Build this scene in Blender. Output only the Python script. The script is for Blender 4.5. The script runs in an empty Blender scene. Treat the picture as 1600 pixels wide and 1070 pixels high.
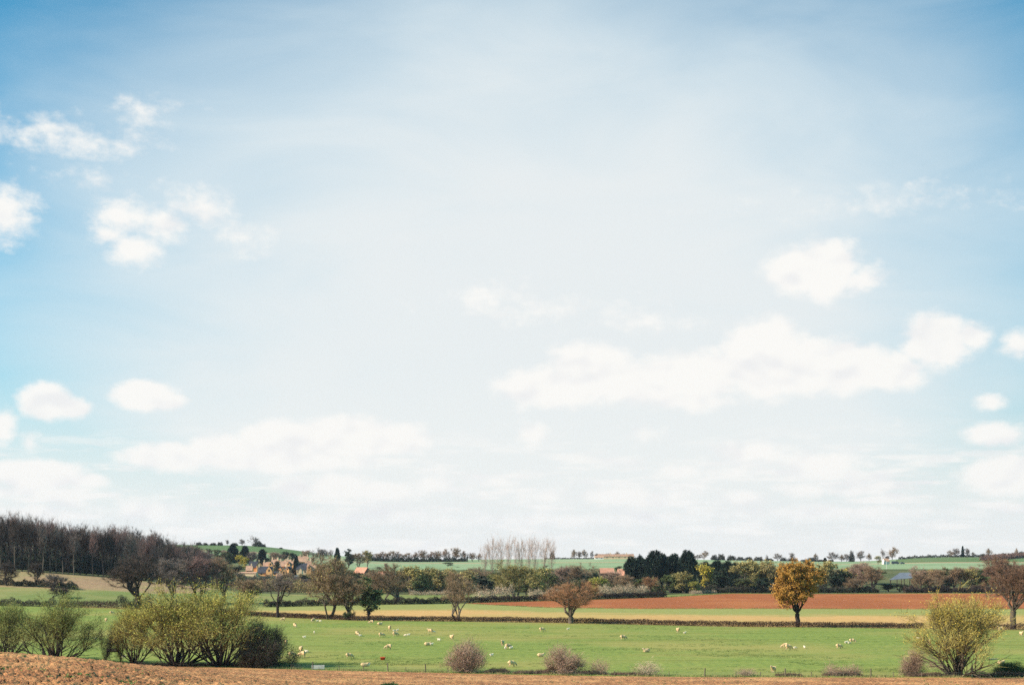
import bpy, math, random
import numpy as np
from math import radians, sin, cos, pi, atan, sqrt

SC = bpy.context.scene
F = 2222.0            # focal length in photo pixels
HZ = 868.0            # photo row of the true horizon
HC = 16.4             # eye height above the valley floor (m)

# ------------------------------------------------------------------ camera
cam_d = bpy.data.cameras.new("camera")
cam_d.sensor_width = 36.0
cam_d.lens = 50.0
cam_d.shift_y = (HZ - 535.0) / 1600.0
cam_d.clip_start = 0.1
cam_d.clip_end = 20000.0
cam = bpy.data.objects.new("camera", cam_d)
SC.collection.objects.link(cam)
cam.location = (0, 0, HC)
cam.rotation_euler = (radians(90), 0, 0)
SC.camera = cam

# ------------------------------------------------------------------ sun
SUN_EL, SUN_AZ = radians(33), radians(108)
sun_d = bpy.data.lights.new("sun", 'SUN')
sun_d.energy = 5.0
sun_d.angle = radians(0.6)
sun_d.color = (1.0, 0.92, 0.80)
sun = bpy.data.objects.new("sun", sun_d)
SC.collection.objects.link(sun)
sun.rotation_euler = (radians(90) - SUN_EL, 0, SUN_AZ + pi)   # set exactly below
from mathutils import Vector
to_sun = Vector((-cos(SUN_EL) * sin(SUN_AZ), cos(SUN_EL) * cos(SUN_AZ), sin(SUN_EL)))
sun.rotation_euler = to_sun.to_track_quat('Z', 'Y').to_euler()
sun.location = (0, 0, 200)

# ------------------------------------------------------------------ view
SC.view_settings.view_transform = 'Standard'
SC.view_settings.look = 'None'
SC.view_settings.exposure = 0.9
SC.view_settings.gamma = 1.0
SC.cycles.use_denoising = False
SC.cycles.filter_width = 1.55
SC.cycles.max_bounces = 5
SC.cycles.diffuse_bounces = 2
SC.cycles.volume_bounces = 0

# ------------------------------------------------------------------ world: sky and clouds
W = bpy.data.worlds.new("World")
SC.world = W
W.use_nodes = True
nt = W.node_tree
nt.nodes.clear()


class NB:
    """tiny node builder"""
    def __init__(s, nt): s.nt = nt
    def n(s, typ, **kw):
        nd = s.nt.nodes.new(typ)
        for k, v in kw.items(): setattr(nd, k, v)
        return nd
    def put(s, sock, v):
        if isinstance(v, bpy.types.NodeSocket): s.nt.links.new(v, sock)
        else: sock.default_value = v
    def math(s, op, a, b=0.0, c=0.0, clamp=False):
        nd = s.n('ShaderNodeMath', operation=op, use_clamp=clamp)
        s.put(nd.inputs[0], a); s.put(nd.inputs[1], b); s.put(nd.inputs[2], c)
        return nd.outputs[0]
    def vmath(s, op, a, b=(0, 0, 0)):
        nd = s.n('ShaderNodeVectorMath', operation=op)
        s.put(nd.inputs[0], a); s.put(nd.inputs[1], b)
        return nd.outputs['Value'] if op in ('LENGTH', 'DOT_PRODUCT') else nd.outputs[0]
    def mix(s, f, a, b, mode='MIX'):
        nd = s.n('ShaderNodeMix', data_type='RGBA', blend_type=mode)
        s.put(nd.inputs[0], f); s.put(nd.inputs[6], a); s.put(nd.inputs[7], b)
        return nd.outputs[2]
    def noise(s, vec, scale, detail=3.0, rough=0.55, dist=0.0):
        nd = s.n('ShaderNodeTexNoise')
        s.put(nd.inputs['Vector'], vec)
        nd.inputs['Scale'].default_value = scale
        nd.inputs['Detail'].default_value = detail
        nd.inputs['Roughness'].default_value = rough
        nd.inputs['Distortion'].default_value = dist
        return nd.outputs['Fac']
    def ss(s, v, lo, hi, a=0.0, b=1.0):
        nd = s.n('ShaderNodeMapRange', interpolation_type='SMOOTHSTEP')
        s.put(nd.inputs[0], v)
        for i, x in enumerate((lo, hi, a, b)): nd.inputs[i + 1].default_value = x
        return nd.outputs[0]


b = NB(nt)
geo = b.n('ShaderNodeTexCoord')
sep = b.n('ShaderNodeSeparateXYZ')
nt.links.new(geo.outputs['Generated'], sep.inputs[0])
dx, dy, dz = sep.outputs
az = b.math('ARCTAN2', dx, dy)
el = b.math('ARCSINE', dz)
comb = b.n('ShaderNodeCombineXYZ')
b.put(comb.inputs[0], az); b.put(comb.inputs[1], el)
AE = comb.outputs[0]

# each cloud: direction of its middle and its half sizes, as read off the photo (px)
def ang(px, py):
    a = (px - 800) / F; e = (HZ - py) / F
    return atan(a), atan(e / sqrt(1 + a * a))
CL = [  # x, y, half width, half height, weight
    (8, 330, 42, 48, .64), (190, 340, 48, 34, .56), (262, 352, 44, 22, .58), (205, 388, 40, 24, .66), (165, 365, 30, 20, .5), (320, 335, 50, 36, .40), (365, 370, 40, 26, .38),
    (70, 205, 105, 26, .30), (150, 220, 80, 22, .30), (188, 228, 24, 22, .28), (235, 172, 56, 20, .29), (150, 285, 60, 18, .25),
    (76, 630, 38, 26, 1.0), (112, 638, 34, 18, .9), (222, 618, 48, 22, 1.0), (262, 628, 30, 13, .8),
    (268, 714, 84, 22, 1.0), (345, 706, 62, 30, 1.05), (440, 694, 70, 34, 1.1), (540, 684, 86, 34, 1.15), (610, 688, 60, 26, .95), (420, 718, 180, 20, .9),
    (3, 668, 22, 26, .8), (46, 690, 18, 20, .42), (60, 742, 74, 24, 1.0), (128, 750, 36, 14, .8), (10, 770, 90, 16, .6),
    (465, 765, 40, 20, .75), (520, 760, 60, 22, .8), (600, 768, 80, 16, .6), (672, 755, 40, 20, .55), (770, 750, 50, 14, .5), (240, 800, 60, 22, .5),
    (860, 606, 86, 34, .9), (925, 580, 64, 44, 1.1), (1005, 600, 90, 32, .9), (1080, 585, 84, 38, 1.05), (1195, 560, 62, 62, 1.25), (1250, 575, 90, 40, 1.2),
    (1325, 572, 70, 40, 1.1), (1390, 580, 60, 28, .9), (1462, 536, 50, 40, 1.1), (1520, 524, 28, 24, .8), (1060, 622, 90, 22, .6),
    (1250, 425, 56, 36, .9), (1290, 420, 52, 44, 1.0), (1340, 438, 50, 24, .55),
    (1590, 540, 26, 20, .55), (1546, 628, 22, 13, .6), (1555, 681, 46, 18, .6), (1572, 740, 66, 30, 1.0),
    (835, 678, 28, 24, .6), (1005, 676, 34, 22, .5), (1165, 708, 60, 20, .65), (1285, 724, 64, 22, .75), (1150, 735, 60, 14, .5), (1060, 738, 44, 14, .55),
    (860, 775, 60, 18, .5), (960, 775, 90, 18, .55), (1050, 775, 46, 16, .5), (1160, 780, 60, 15, .5), (1350, 765, 90, 14, .55), (1260, 765, 50, 14, .5),
    (760, 462, 90, 20, .22), (880, 484, 120, 20, .24), (980, 500, 100, 18, .22), (1400, 322, 150, 14, .12), (1300, 600, 90, 18, .3), (1400, 665, 40, 12, .3),
    (560, 810, 240, 14, .45), (900, 812, 240, 12, .5), (1300, 800, 260, 14, .5), (60, 800, 120, 14, .45),
]
acc = None
for (x, y, hw, hh, w) in CL:
    if w >= .85: w = w * 1.1
    ca, ce = ang(x, y)
    d = b.vmath('SUBTRACT', AE, (ca, ce, 0))
    d = b.vmath('MULTIPLY', d, (F / hw / 1.25, F / hh / 1.25, 0))
    q = b.vmath('LENGTH', d)
    v = b.math('MULTIPLY_ADD', q, -w, w)
    acc = v if acc is None else b.math('MAXIMUM', acc, v)
acc = b.math('MAXIMUM', acc, -0.6)
nvec = b.vmath('MULTIPLY', AE, (1.0, 1.5, 1.0))
n1 = b.noise(nvec, 26, 6, .6)
n2 = b.noise(nvec, 90, 4, .6)
fld = b.math('MULTIPLY_ADD', b.math('SUBTRACT', n1, .5), 1.15, acc)
fld = b.math('MULTIPLY_ADD', b.math('SUBTRACT', n2, .5), .5, fld)
cloud = b.ss(fld, -.04, .5)
# low bank of flat far cumulus near the horizon
bvec = b.vmath('MULTIPLY', AE, (1.0, 6.0, 1.0))
nb_ = b.noise(bvec, 14, 5, .6)
bank = b.math('MULTIPLY', b.ss(nb_, .46, .62), b.ss(el, .10, .05))
bank = b.math('MULTIPLY', bank, .95)
cloud = b.math('MAXIMUM', cloud, bank)

sky = b.n('ShaderNodeTexSky', sky_type='NISHITA')
sky.sun_disc = False
sky.sun_elevation = SUN_EL
sky.sun_rotation = SUN_AZ
sky.air_density = 1.0; sky.dust_density = 1.2; sky.ozone_density = 1.0
cz = b.n('ShaderNodeCombineXYZ')
b.put(cz.inputs[0], dx); b.put(cz.inputs[1], dy); b.put(cz.inputs[2], b.math('MAXIMUM', dz, .012))
nt.links.new(cz.outputs[0], sky.inputs[0])
# thin high veil, whitest mid-view: edge vignette painted into the sky, streaky at its edges
va, ve = ang(840, 580)
vd = b.vmath('LENGTH', b.vmath('MULTIPLY', b.vmath('SUBTRACT', AE, (va, ve, 0)), (F / 1310, F / 950, 0)))
vn = b.noise(b.vmath('MULTIPLY', AE, (1.0, 3.2, 1.0)), 5, 5, .55, .6)
vf = b.math('MULTIPLY_ADD', b.math('SUBTRACT', vn, .5), .30, b.math('MULTIPLY', vd, vd))
veil = b.math('MULTIPLY', b.ss(vf, .74, .07), .95)
low = b.math('MULTIPLY', b.ss(el, .24, .0), .96)
veil = b.math('MAXIMUM', veil, low)
skyc = b.mix(1.0, sky.outputs[0], (.18, .85, 1.0, 1), 'MULTIPLY')
c1 = b.mix(veil, skyc, b.mix(b.ss(el, .16, .01), b.mix(b.ss(vf, .30, .0), (5.0, 5.62, 5.84, 1), (5.75, 5.92, 5.90, 1)), (6.2, 6.2, 6.05, 1)))
nsa = b.noise(nvec, 26, 2, .5)
nsh = b.noise(b.vmath('ADD', nvec, (-.006, .012, 0)), 26, 2, .5)
shade = b.math('MULTIPLY_ADD', b.math('SUBTRACT', nsa, nsh), 2.2, .66)  # relief light and shade put into the cloud colour
ccol = b.mix(b.ss(shade, .15, .75), (5.92, 5.92, 5.90, 1), (6.55, 6.46, 6.22, 1))
c2 = b.mix(b.math('MULTIPLY', cloud, .97), c1, ccol)
bg = b.n('ShaderNodeBackground')
nt.links.new(c2, bg.inputs[0])
bg.inputs[1].default_value = 0.08
wo = b.n('ShaderNodeOutputWorld')
nt.links.new(bg.outputs[0], wo.inputs[0])

# ------------------------------------------------------------------ helpers
COL = SC.collection


def tag(o, label=None, cat=None, group=None, kind=None):
    if label: o['label'] = label
    if cat: o['category'] = cat
    if group: o['group'] = group
    if kind: o['kind'] = kind
    return o


def mesh(name, V, T, mats=(), mi=None, smooth=False, quads=False):
    V = np.asarray(V, np.float32).reshape(-1, 3)
    T = np.asarray(T, np.int32)
    k = 4 if quads else 3
    T = T.reshape(-1, k)
    me = bpy.data.meshes.new(name)
    me.vertices.add(len(V)); me.vertices.foreach_set('co', V.ravel())
    me.loops.add(T.size); me.loops.foreach_set('vertex_index', T.ravel())
    me.polygons.add(len(T))
    me.polygons.foreach_set('loop_start', np.arange(0, T.size, k, dtype=np.int32))
    if mi is not None: me.polygons.foreach_set('material_index', np.asarray(mi, np.int32))
    me.polygons.foreach_set('use_smooth', np.full(len(T), smooth, bool))
    for m in mats: me.materials.append(m)
    me.update(calc_edges=True)
    return me


def link(name, me, parent=None, loc=None):
    o = bpy.data.objects.new(name, me)
    COL.objects.link(o)
    if parent: o.parent = parent
    if loc is not None: o.location = loc
    return o


def empty(name, loc, rz=0.0, scale=(1, 1, 1)):
    o = bpy.data.objects.new(name, None)
    o.empty_display_size = .5
    COL.objects.link(o)
    o.location = loc; o.rotation_euler = (0, 0, rz); o.scale = scale
    return o


# ------------------------------------------------------------------ materials
def mat(name, c1, c2=None, scale=1.0, rough=.9, bump=0.0, bscale=None, c3=None, s3=.05, rnd=0.0, spec=.2, stretch=(1, 1, 1), obj=True, lo=.35, hi=.65):
    m = bpy.data.materials.new(name)
    m.use_nodes = True
    t = m.node_tree
    n = NB(t)
    bs = t.nodes['Principled BSDF']
    tc = n.n('ShaderNodeTexCoord')
    vec = n.vmath('MULTIPLY', tc.outputs['Object'], stretch)
    col = (*c1, 1)
    if c2:
        col = n.mix(n.ss(n.noise(vec, scale, 4, .6), lo, hi), (*c1, 1), (*c2, 1))
    if c3:
        col = n.mix(n.ss(n.noise(vec, s3, 3, .55), .4, .64), col, (*c3, 1))
    if rnd:
        oi = n.n('ShaderNodeObjectInfo')
        f = n.math('MULTIPLY_ADD', oi.outputs['Random'], 2 * rnd, 1 - rnd)
        hsv = n.n('ShaderNodeHueSaturation')
        n.put(hsv.inputs['Value'], f); n.put(hsv.inputs['Color'], col)
        col = hsv.outputs[0]
    n.put(bs.inputs['Base Color'], col)
    bs.inputs['Roughness'].default_value = rough
    bs.inputs['Specular IOR Level'].default_value = spec
    if bump:
        bp = n.n('ShaderNodeBump')
        bp.inputs['Strength'].default_value = 1.0
        bp.inputs['Distance'].default_value = bump
        n.put(bp.inputs['Height'], n.noise(vec, bscale or scale * 3, 4, .6))
        t.links.new(bp.outputs[0], bs.inputs['Normal'])
    return m


# ground materials -------------------------------------------------
def field_mat(name, cols, tex, streak=0.0, bump=.05, bscale=1.2, tmix=None, furrow=None):
    """cols: base, second, large-patch colour;  tex: (fine scale, patch scale)"""
    m = bpy.data.materials.new(name)
    m.use_nodes = True
    t = m.node_tree; n = NB(t)
    bs = t.nodes['Principled BSDF']
    g = n.n('ShaderNodeNewGeometry')
    P = g.outputs['Position']
    fine = n.noise(P, tex[0], 5, .65)
    patch = n.noise(P, tex[1], 4, .6)
    col = n.mix(n.ss(fine, .32, .68), (*cols[0], 1), (*cols[1], 1))
    col = n.mix(n.ss(patch, .42, .66), col, (*cols[2], 1))
    if tmix:
        at = n.n('ShaderNodeAttribute', attribute_name='t')
        tt = at.outputs['Fac']
        wob = n.math('MULTIPLY_ADD', n.math('SUBTRACT', n.noise(P, .06, 3, .6), .5), .35, tt)
        for (lo, hi, c) in tmix:
            c2 = n.mix(n.ss(fine, .32, .68), (*c, 1), (*[q * .8 for q in c], 1))
            col = n.mix(n.ss(wob, lo, hi), col, c2)
    if streak:
        sv = n.vmath('MULTIPLY', P, (.015, .35, 1))
        st = n.noise(sv, 1.0, 4, .65)
        sv2 = n.vmath('MULTIPLY', P, (.05, 1.1, 1))
        st2 = n.noise(sv2, 1.0, 4, .65)
        f = n.math('MULTIPLY', n.ss(st, .48, .72), streak)
        col = n.mix(f, col, n.mix(1.0, col, (.62, .62, .5, 1), 'MULTIPLY'))
        col = n.mix(n.math('MULTIPLY', n.ss(st2, .5, .75), streak), col, n.mix(1.0, col, (.7, .72, .6, 1), 'MULTIPLY'))
    if furrow:
        wv = n.n('ShaderNodeTexWave', wave_type='BANDS', bands_direction='X')
        n.put(wv.inputs['Vector'], n.vmath('MULTIPLY', P, (furrow[1], furrow[2], 0)))
        wv.inputs['Scale'].default_value = furrow[0]
        wv.inputs['Distortion'].default_value = 1.5
        wv.inputs['Detail'].default_value = 2
        col = n.mix(n.math('MULTIPLY', wv.outputs['Fac'], furrow[3]), col, n.mix(1.0, col, (.55, .5, .45, 1), 'MULTIPLY'))
    n.put(bs.inputs['Base Color'], col)
    bs.inputs['Roughness'].default_value = .95
    bs.inputs['Specular IOR Level'].default_value = .1
    bp = n.n('ShaderNodeBump')
    bp.inputs['Distance'].default_value = bump
    n.put(bp.inputs['Height'], n.noise(P, bscale, 5, .7))
    t.links.new(bp.outputs[0], bs.inputs['Normal'])
    return m


M = {}
M['near'] = field_mat('bare_soil', [(.52, .245, .105), (.19, .088, .046), (.56, .29, .125)], (2.0, .12), bump=.35, bscale=1.7, furrow=(.9, .25, 1, .2))
M['pasture'] = field_mat('pasture_grass', [(.235, .268, .058), (.125, .175, .040), (.27, .245, .070)], (.9, .022), streak=.75, bump=.10, bscale=1.1)
M['stubble'] = field_mat('stubble', [(.54, .32, .12), (.43, .26, .10), (.42, .29, .10)], (.5, .02), bump=.05, streak=.5, tmix=[(.5, .75, (.28, .28, .085))])
M['red'] = field_mat('red_earth', [(.38, .118, .040), (.22, .070, .028), (.37, .128, .045)], (.8, .03), bump=.25, bscale=1.0, streak=.6)
M['meadow'] = field_mat('olive_meadow', [(.18, .21, .06), (.14, .17, .05), (.24, .22, .08)], (.3, .03), streak=.3, bump=.1)
M['rough'] = field_mat('rough_dry_grass', [(.36, .23, .13), (.24, .15, .085), (.28, .22, .10)], (.35, .04), bump=.4, bscale=.6)
M['floor'] = field_mat('dark_olive_grass', [(.085, .10, .035), (.06, .07, .03), (.12, .12, .05)], (.2, .02), bump=.2)  # dark olive grass of the valley ground
M['hillgreen'] = field_mat('winter_wheat', [(.22, .295, .155), (.185, .255, .13), (.27, .32, .18)], (.06, .01), streak=.25, bump=.1)
M['hillgreen2'] = field_mat('winter_wheat_dark', [(.105, .165, .06), (.09, .14, .05), (.13, .165, .07)], (.06, .01), streak=.25, bump=.1)
M['hillfar'] = field_mat('far_farmland', [(.12, .17, .07), (.10, .14, .06), (.16, .15, .08)], (.02, .004), bump=.1)
M['tanfield'] = field_mat('tan_track_field', [(.40, .27, .16), (.34, .22, .13), (.36, .24, .12)], (.1, .02), bump=.1)
M['wooded'] = field_mat('wooded_hill', [(.035, .045, .045), (.02, .03, .03), (.05, .05, .05)], (.03, .006), bump=3, bscale=.08)

# ------------------------------------------------------------------ terrain
TU = np.array([-900, -200, 0, 150, 300, 400, 430, 460, 500, 600, 800, 1000, 1200, 1350, 1450, 1600, 2000, 2600], float)
# rows: depth -> photo row of the ground surface in each column above
TR = [
    (50,  [1050, 1052, 1062, 1074, 1084, 1087, 1088, 1089, 1090, 1094, 1100, 1102, 1104, 1105, 1105, 1105, 1105, 1105]),
    (80,  [1005, 1010, 1020, 1034, 1062, 1072, 1074, 1077, 1080, 1085, 1092, 1096, 1097, 1098, 1098, 1098, 1098, 1098]),
    (110, [1000, 1008, 1018, 1030, 1048, 1060, 1063, 1067, 1071, 1078, 1086, 1089, 1091, 1092, 1092, 1092, 1092, 1092]),
    (150, [1008, 1015, 1022, 1033, 1044, 1052, 1054, 1057, 1061, 1067, 1074, 1078, 1081, 1083, 1084, 1084, 1084, 1084]),
    (180, [1020, 1024, 1029, 1037, 1044, 1049, 1050, 1052, 1054, 1057, 1062, 1066, 1068, 1069, 1069, 1069, 1069, 1069]),
    (193, [1028, 1030, 1034, 1039, 1044.5, 1048, 1049, 1050, 1051.5, 1053.5, 1056.8] + [1056.8] * 7),
    (206, None), (240, None), (300, None), (440, None),
    (520, [915, 916, 918, 922, 932, 937, 938, 938, 938, 938, 938] + [938.1] * 7),
    (600, [886, 887, 889, 900, 915, 927, 928] + [928.7] * 11),
    (750, [870, 874, 878, 888, 900, 912, 914, 915, 916] + [916.6] * 9),
    (900, [860, 863, 867, 875, 885, 896, 898, 899, 900, 898, 895, 893, 893, 893, 893, 893, 893, 893]),
    (1050, [855, 857, 860, 865, 872, 878, 880, 882, 885, 888, 887, 886, 886, 887, 887, 887, 887, 887]),
    (1250, [850, 851, 852, 856, 861, 864, 867, 870, 876, 881, 880, 879, 880, 882, 880, 880, 880, 880]),
    (1500, [848, 848, 848, 849, 850, 850.5, 853.5, 857.5, 864, 874, 872.5, 871.6, 875.3, 877.3, 868.6, 868.8, 868, 868]),
    (1800, [852, 852, 852, 852, 853, 854, 857, 861, 868, 876, 875, 874.5, 876.5, 877, 871, 871, 871, 871]),
    (2500, [884] * 18), (4500, [886] * 18),
]
Drows = [2, 20] + [r[0] for r in TR]
Zrows = [np.full(len(TU), HC - 1.6), np.full(len(TU), 14.1)]
for D, ys in TR:
    Zrows.append(np.zeros(len(TU)) if ys is None else HC - (np.array(ys, float) - HZ) * D / F)
LD = np.log(np.array(Drows, float))
Zt = np.array(Zrows)
gu = np.arange(-900, 2600.1, 10.0)
gl = np.linspace(LD[0], LD[-1], 700)
tmp = np.array([np.interp(gu, TU, z) for z in Zt])
G = np.array([np.interp(gl, LD, tmp[:, j]) for j in range(len(gu))]).T   # [depth, u]
def blur(A, ax, s):
    r = int(3 * s); k = np.exp(-.5 * (np.arange(-r, r + 1) / s) ** 2); k /= k.sum()
    pad = [(0, 0), (0, 0)]; pad[ax] = (r, r)
    B = np.pad(A, pad, mode='edge')
    return np.apply_along_axis(lambda v: np.convolve(v, k, mode='valid'), ax, B)
G = blur(blur(G, 0, 4), 1, 3.0)


def H(X, Y):
    X = np.asarray(X, float); Y = np.maximum(np.asarray(Y, float), 2.0)
    u = np.clip(800 + F * X / Y, gu[0], gu[-1] - 1e-3)
    l = np.clip(np.log(Y), gl[0], gl[-1] - 1e-6)
    fu = (u - gu[0]) / 10.0; iu = fu.astype(int); fu = fu - iu
    fl = (l - gl[0]) / (gl[1] - gl[0]); il = fl.astype(int); fl = fl - il
    z = (G[il, iu] * (1 - fu) + G[il, iu + 1] * fu) * (1 - fl) + (G[il + 1, iu] * (1 - fu) + G[il + 1, iu + 1] * fu) * fl
    # gentle roll of the ground
    z = z + .12 * np.sin(X * .05 + 1.3) * np.sin(Y * .037) * np.clip((Y - 230) / 60, 0, 1) * (Y < 620)
    return z


def G0(px, D):
    """world point on the ground at photo column px and depth D"""
    X = (px - 800) / F * D
    return (X, float(D), float(H(X, D)))


def depth_at(px, py, lo=150, hi=1700):
    """depth at which the ground is seen in photo pixel (px, py)"""
    Ds = np.arange(hi, lo, -1.0)
    X = (px - 800) / F * Ds
    y = HZ + (HC - H(X, Ds)) * F / Ds
    # walk from near to far: the first depth whose row is above py
    Dn = Ds[::-1]; yn = y[::-1]
    k = np.nonzero(yn <= py)[0]
    return float(Dn[k[0]]) if len(k) else float(hi)


def curve(xs, ds):
    return lambda u: np.interp(u, xs, ds)


E1 = curve([-900, 0, 150, 300, 500, 700, 900, 1100, 2600], [232, 228, 221, 208, 201, 197, 193.5, 191.5, 191])
HG1 = curve([-900, 0, 100, 180, 300, 400, 560, 880, 1140, 1360, 1600, 2600], [458, 452, 444, 438, 410, 388, 361, 347, 329, 322, 316, 300])
RN = curve([-900, 420, 500, 640, 720, 740, 850, 1000, 2600], [444.5, 450.5, 461, 479, 492, 486, 455, 440, 438])
HG2 = curve([-900, 300, 420, 500, 640, 720, 880, 1045, 1140, 2600], [446, 446, 452, 462, 480, 493, 520, 569, 617, 618])
MD = curve([-900, 240, 300, 340, 1045, 1140, 2600], [520, 522, 540, 600, 601, 619, 620])

ucols = np.concatenate([np.arange(-900, -120, 40), np.arange(-120, 1720, 4), np.arange(1720, 2600.1, 40)])


def noise2(X, Y, seed, s):
    rs = np.random.RandomState(seed)
    z = np.zeros_like(X)
    for _ in range(14):
        a = rs.uniform(0, 2 * pi); f = s * rs.uniform(.5, 2.2); p = rs.uniform(0, 6.28)
        z += np.sin((X * cos(a) + Y * sin(a)) * f + p)
    return z / 5.0


def zone(name, lo, hi, rows, m, cols=ucols, disp=None, power=1.0):
    t = np.linspace(0, 1, rows)
    U, Tt = np.meshgrid(cols, t)
    A = lo(U) if callable(lo) else np.full_like(U, float(lo))
    B = hi(U) if callable(hi) else np.full_like(U, float(hi))
    D = A * (B / A) ** (Tt ** power)
    X = (U - 800) / F * D
    Z = H(X, D)
    if disp is not None:
        edge = np.minimum(Tt * 30, (1 - Tt) * 30).clip(0, 1)
        Z = Z + disp(X, D) * edge
    V = np.stack([X, D, Z], -1).reshape(-1, 3)
    nc = len(cols)
    i = np.arange((rows - 1) * (nc - 1)); r = i // (nc - 1); c = i % (nc - 1)
    a = r * nc + c
    Q = np.stack([a, a + 1, a + nc + 1, a + nc], -1)
    me = mesh(name, V, Q, [m], smooth=True, quads=True)
    at = me.attributes.new('t', 'FLOAT', 'POINT')
    at.data.foreach_set('value', Tt.ravel().astype(np.float32))
    o = link(name, me)
    tag(o, kind='structure')
    return o


rsn = np.random.RandomState(5)
clod_rand = rsn.rand(4096, 64)
def clods(X, Y):
    k = np.clip((Y - 30) / 20, 0, 1)
    big = noise2(X, Y, 3, 1.6) * .035 + noise2(X, Y, 4, 4.0) * .03
    jit = (np.random.RandomState(8).rand(*X.shape) - .5) * .24
    return (big + jit) * k


zone('ploughed_field', 2.0, lambda u: np.full_like(u, 40.0), 30, M['near'])
zone('ploughed_field', 40.0, E1, 330, M['near'], disp=clods)
zone('pasture', E1, HG1, 60, M['pasture'])
zone('stubble_field', HG1, RN, 24, M['stubble'])
rc = ucols[(ucols >= 720)]
zone('red_ploughed_field', RN, HG2, 30, M['red'], cols=rc)
lc = ucols[(ucols <= 720)]
zone('meadow_strip', RN, HG2, 3, M['meadow'], cols=lc)
zone('meadow', HG2, MD, 16, M['meadow'])
zone('rough_field', MD, lambda u: np.maximum(MD(u) + 1, 604.0 + 18 * (u > 1090)), 16, M['rough'], cols=ucols[ucols <= 344])
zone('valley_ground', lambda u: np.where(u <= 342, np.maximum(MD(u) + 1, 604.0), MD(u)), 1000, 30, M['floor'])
zone('hill_field', 1000, 1262, 16, M['hillgreen'])
zone('track_field', 1262, 1285, 3, M['tanfield'])
zone('hill_field', 1285, 1520, 16, M['hillgreen'], cols=ucols[(ucols >= 480) & (ucols <= 1400)])
zone('hill_pasture', 1285, 1520, 16, M['hillgreen2'], cols=ucols[ucols >= 1400])
zone('hill_pasture', 1285, 1520, 16, M['hillgreen2'], cols=ucols[ucols <= 480])
zone('far_farmland', 1520, 4400, 24, M['hillfar'])
# ground behind and beside the viewer
gb = mesh('ground_behind', [(-60, -60, 14.8), (60, -60, 14.8), (60, 2.0, 14.79), (-60, 2.0, 14.79)], [(0, 1, 2, 3)], [M['near']], quads=True)
tag(link('field_behind', gb), kind='structure')
# distant dark wooded hill behind the left wood
hx = np.linspace(-3200, -560, 60); hy = np.linspace(3000, 4200, 12)
HX, HY = np.meshgrid(hx, hy)
ridge = np.clip((-700 - HX) / 500, 0, 1) ** .7 * 72 + noise2(HX, HY, 9, .006) * 6
HZ_ = -30 + (ridge + 30) * np.clip((HY - 3000) / 300, 0, 1)
nc = len(hx); i = np.arange((len(hy) - 1) * (nc - 1)); r = i // (nc - 1); c = i % (nc - 1); a = r * nc + c
tag(link('hills', mesh('hills', np.stack([HX, HY, HZ_], -1).reshape(-1, 3), np.stack([a, a + 1, a + nc + 1, a + nc], -1), [M['wooded']], smooth=True, quads=True)), kind='structure')

# ------------------------------------------------------------------ plant materials
def pm(name, c1, c2, **kw):
    kw.setdefault('rnd', .12)
    M[name] = mat(name, c1, c2, scale=kw.pop('scale', .55), rough=.85, **kw)
pm('bark', (.11, .085, .06), (.065, .05, .038))
pm('bark_pale', (.20, .17, .12), (.12, .10, .07))
pm('bark_dark', (.035, .026, .022), (.02, .016, .015))
pm('tw_brown', (.29, .19, .11), (.19, .125, .075))
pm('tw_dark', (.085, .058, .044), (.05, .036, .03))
pm('tw_wood', (.22, .13, .11), (.12, .072, .064))
pm('tw_grey', (.21, .16, .135), (.13, .10, .085))
pm('tw_pink', (.36, .235, .17), (.26, .17, .125))
pm('tw_rust', (.36, .185, .09), (.25, .125, .065))
pm('tw_redbrown', (.23, .13, .08), (.15, .082, .055))
pm('tw_olive', (.30, .25, .085), (.19, .155, .06))
pm('tw_willow', (.33, .28, .085), (.22, .18, .06))
pm('tw_willow_green', (.22, .23, .07), (.14, .15, .05))
pm('tw_pale', (.47, .32, .255), (.38, .26, .21))
pm('tw_green', (.15, .17, .05), (.09, .11, .035))
pm('lf_oak', (.42, .225, .045), (.33, .165, .032))
pm('lf_willow', (.36, .33, .06), (.27, .26, .05))
pm('lf_willow_gold', (.50, .37, .06), (.37, .29, .055))
pm('lf_willow_olive', (.40, .37, .07), (.31, .29, .058))
pm('lf_willow_dark', (.25, .26, .055), (.18, .19, .045))
pm('lf_thicket', (.085, .115, .04), (.055, .075, .03))
pm('lf_yellow', (.55, .43, .045), (.40, .32, .05))
pm('lf_olive', (.36, .30, .11), (.25, .205, .078))
pm('lf_green', (.10, .125, .042), (.06, .08, .03))
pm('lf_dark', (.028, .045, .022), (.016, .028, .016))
pm('lf_conifer', (.028, .05, .03), (.010, .020, .016), scale=.5)
pm('tw_hedge', (.085, .046, .032), (.045, .027, .02), scale=.9)
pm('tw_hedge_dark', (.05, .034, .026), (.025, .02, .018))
pm('tw_purple', (.10, .055, .045), (.06, .035, .032))
pm('reed', (.48, .37, .25), (.36, .26, .18))
pm('dry_grass', (.33, .26, .12), (.20, .17, .07))
pm('green_grass', (.13, .18, .05), (.08, .12, .035))
pm('bramble', (.16, .085, .06), (.07, .05, .03))
pm('weed', (.06, .11, .03), (.03, .06, .02))

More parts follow.
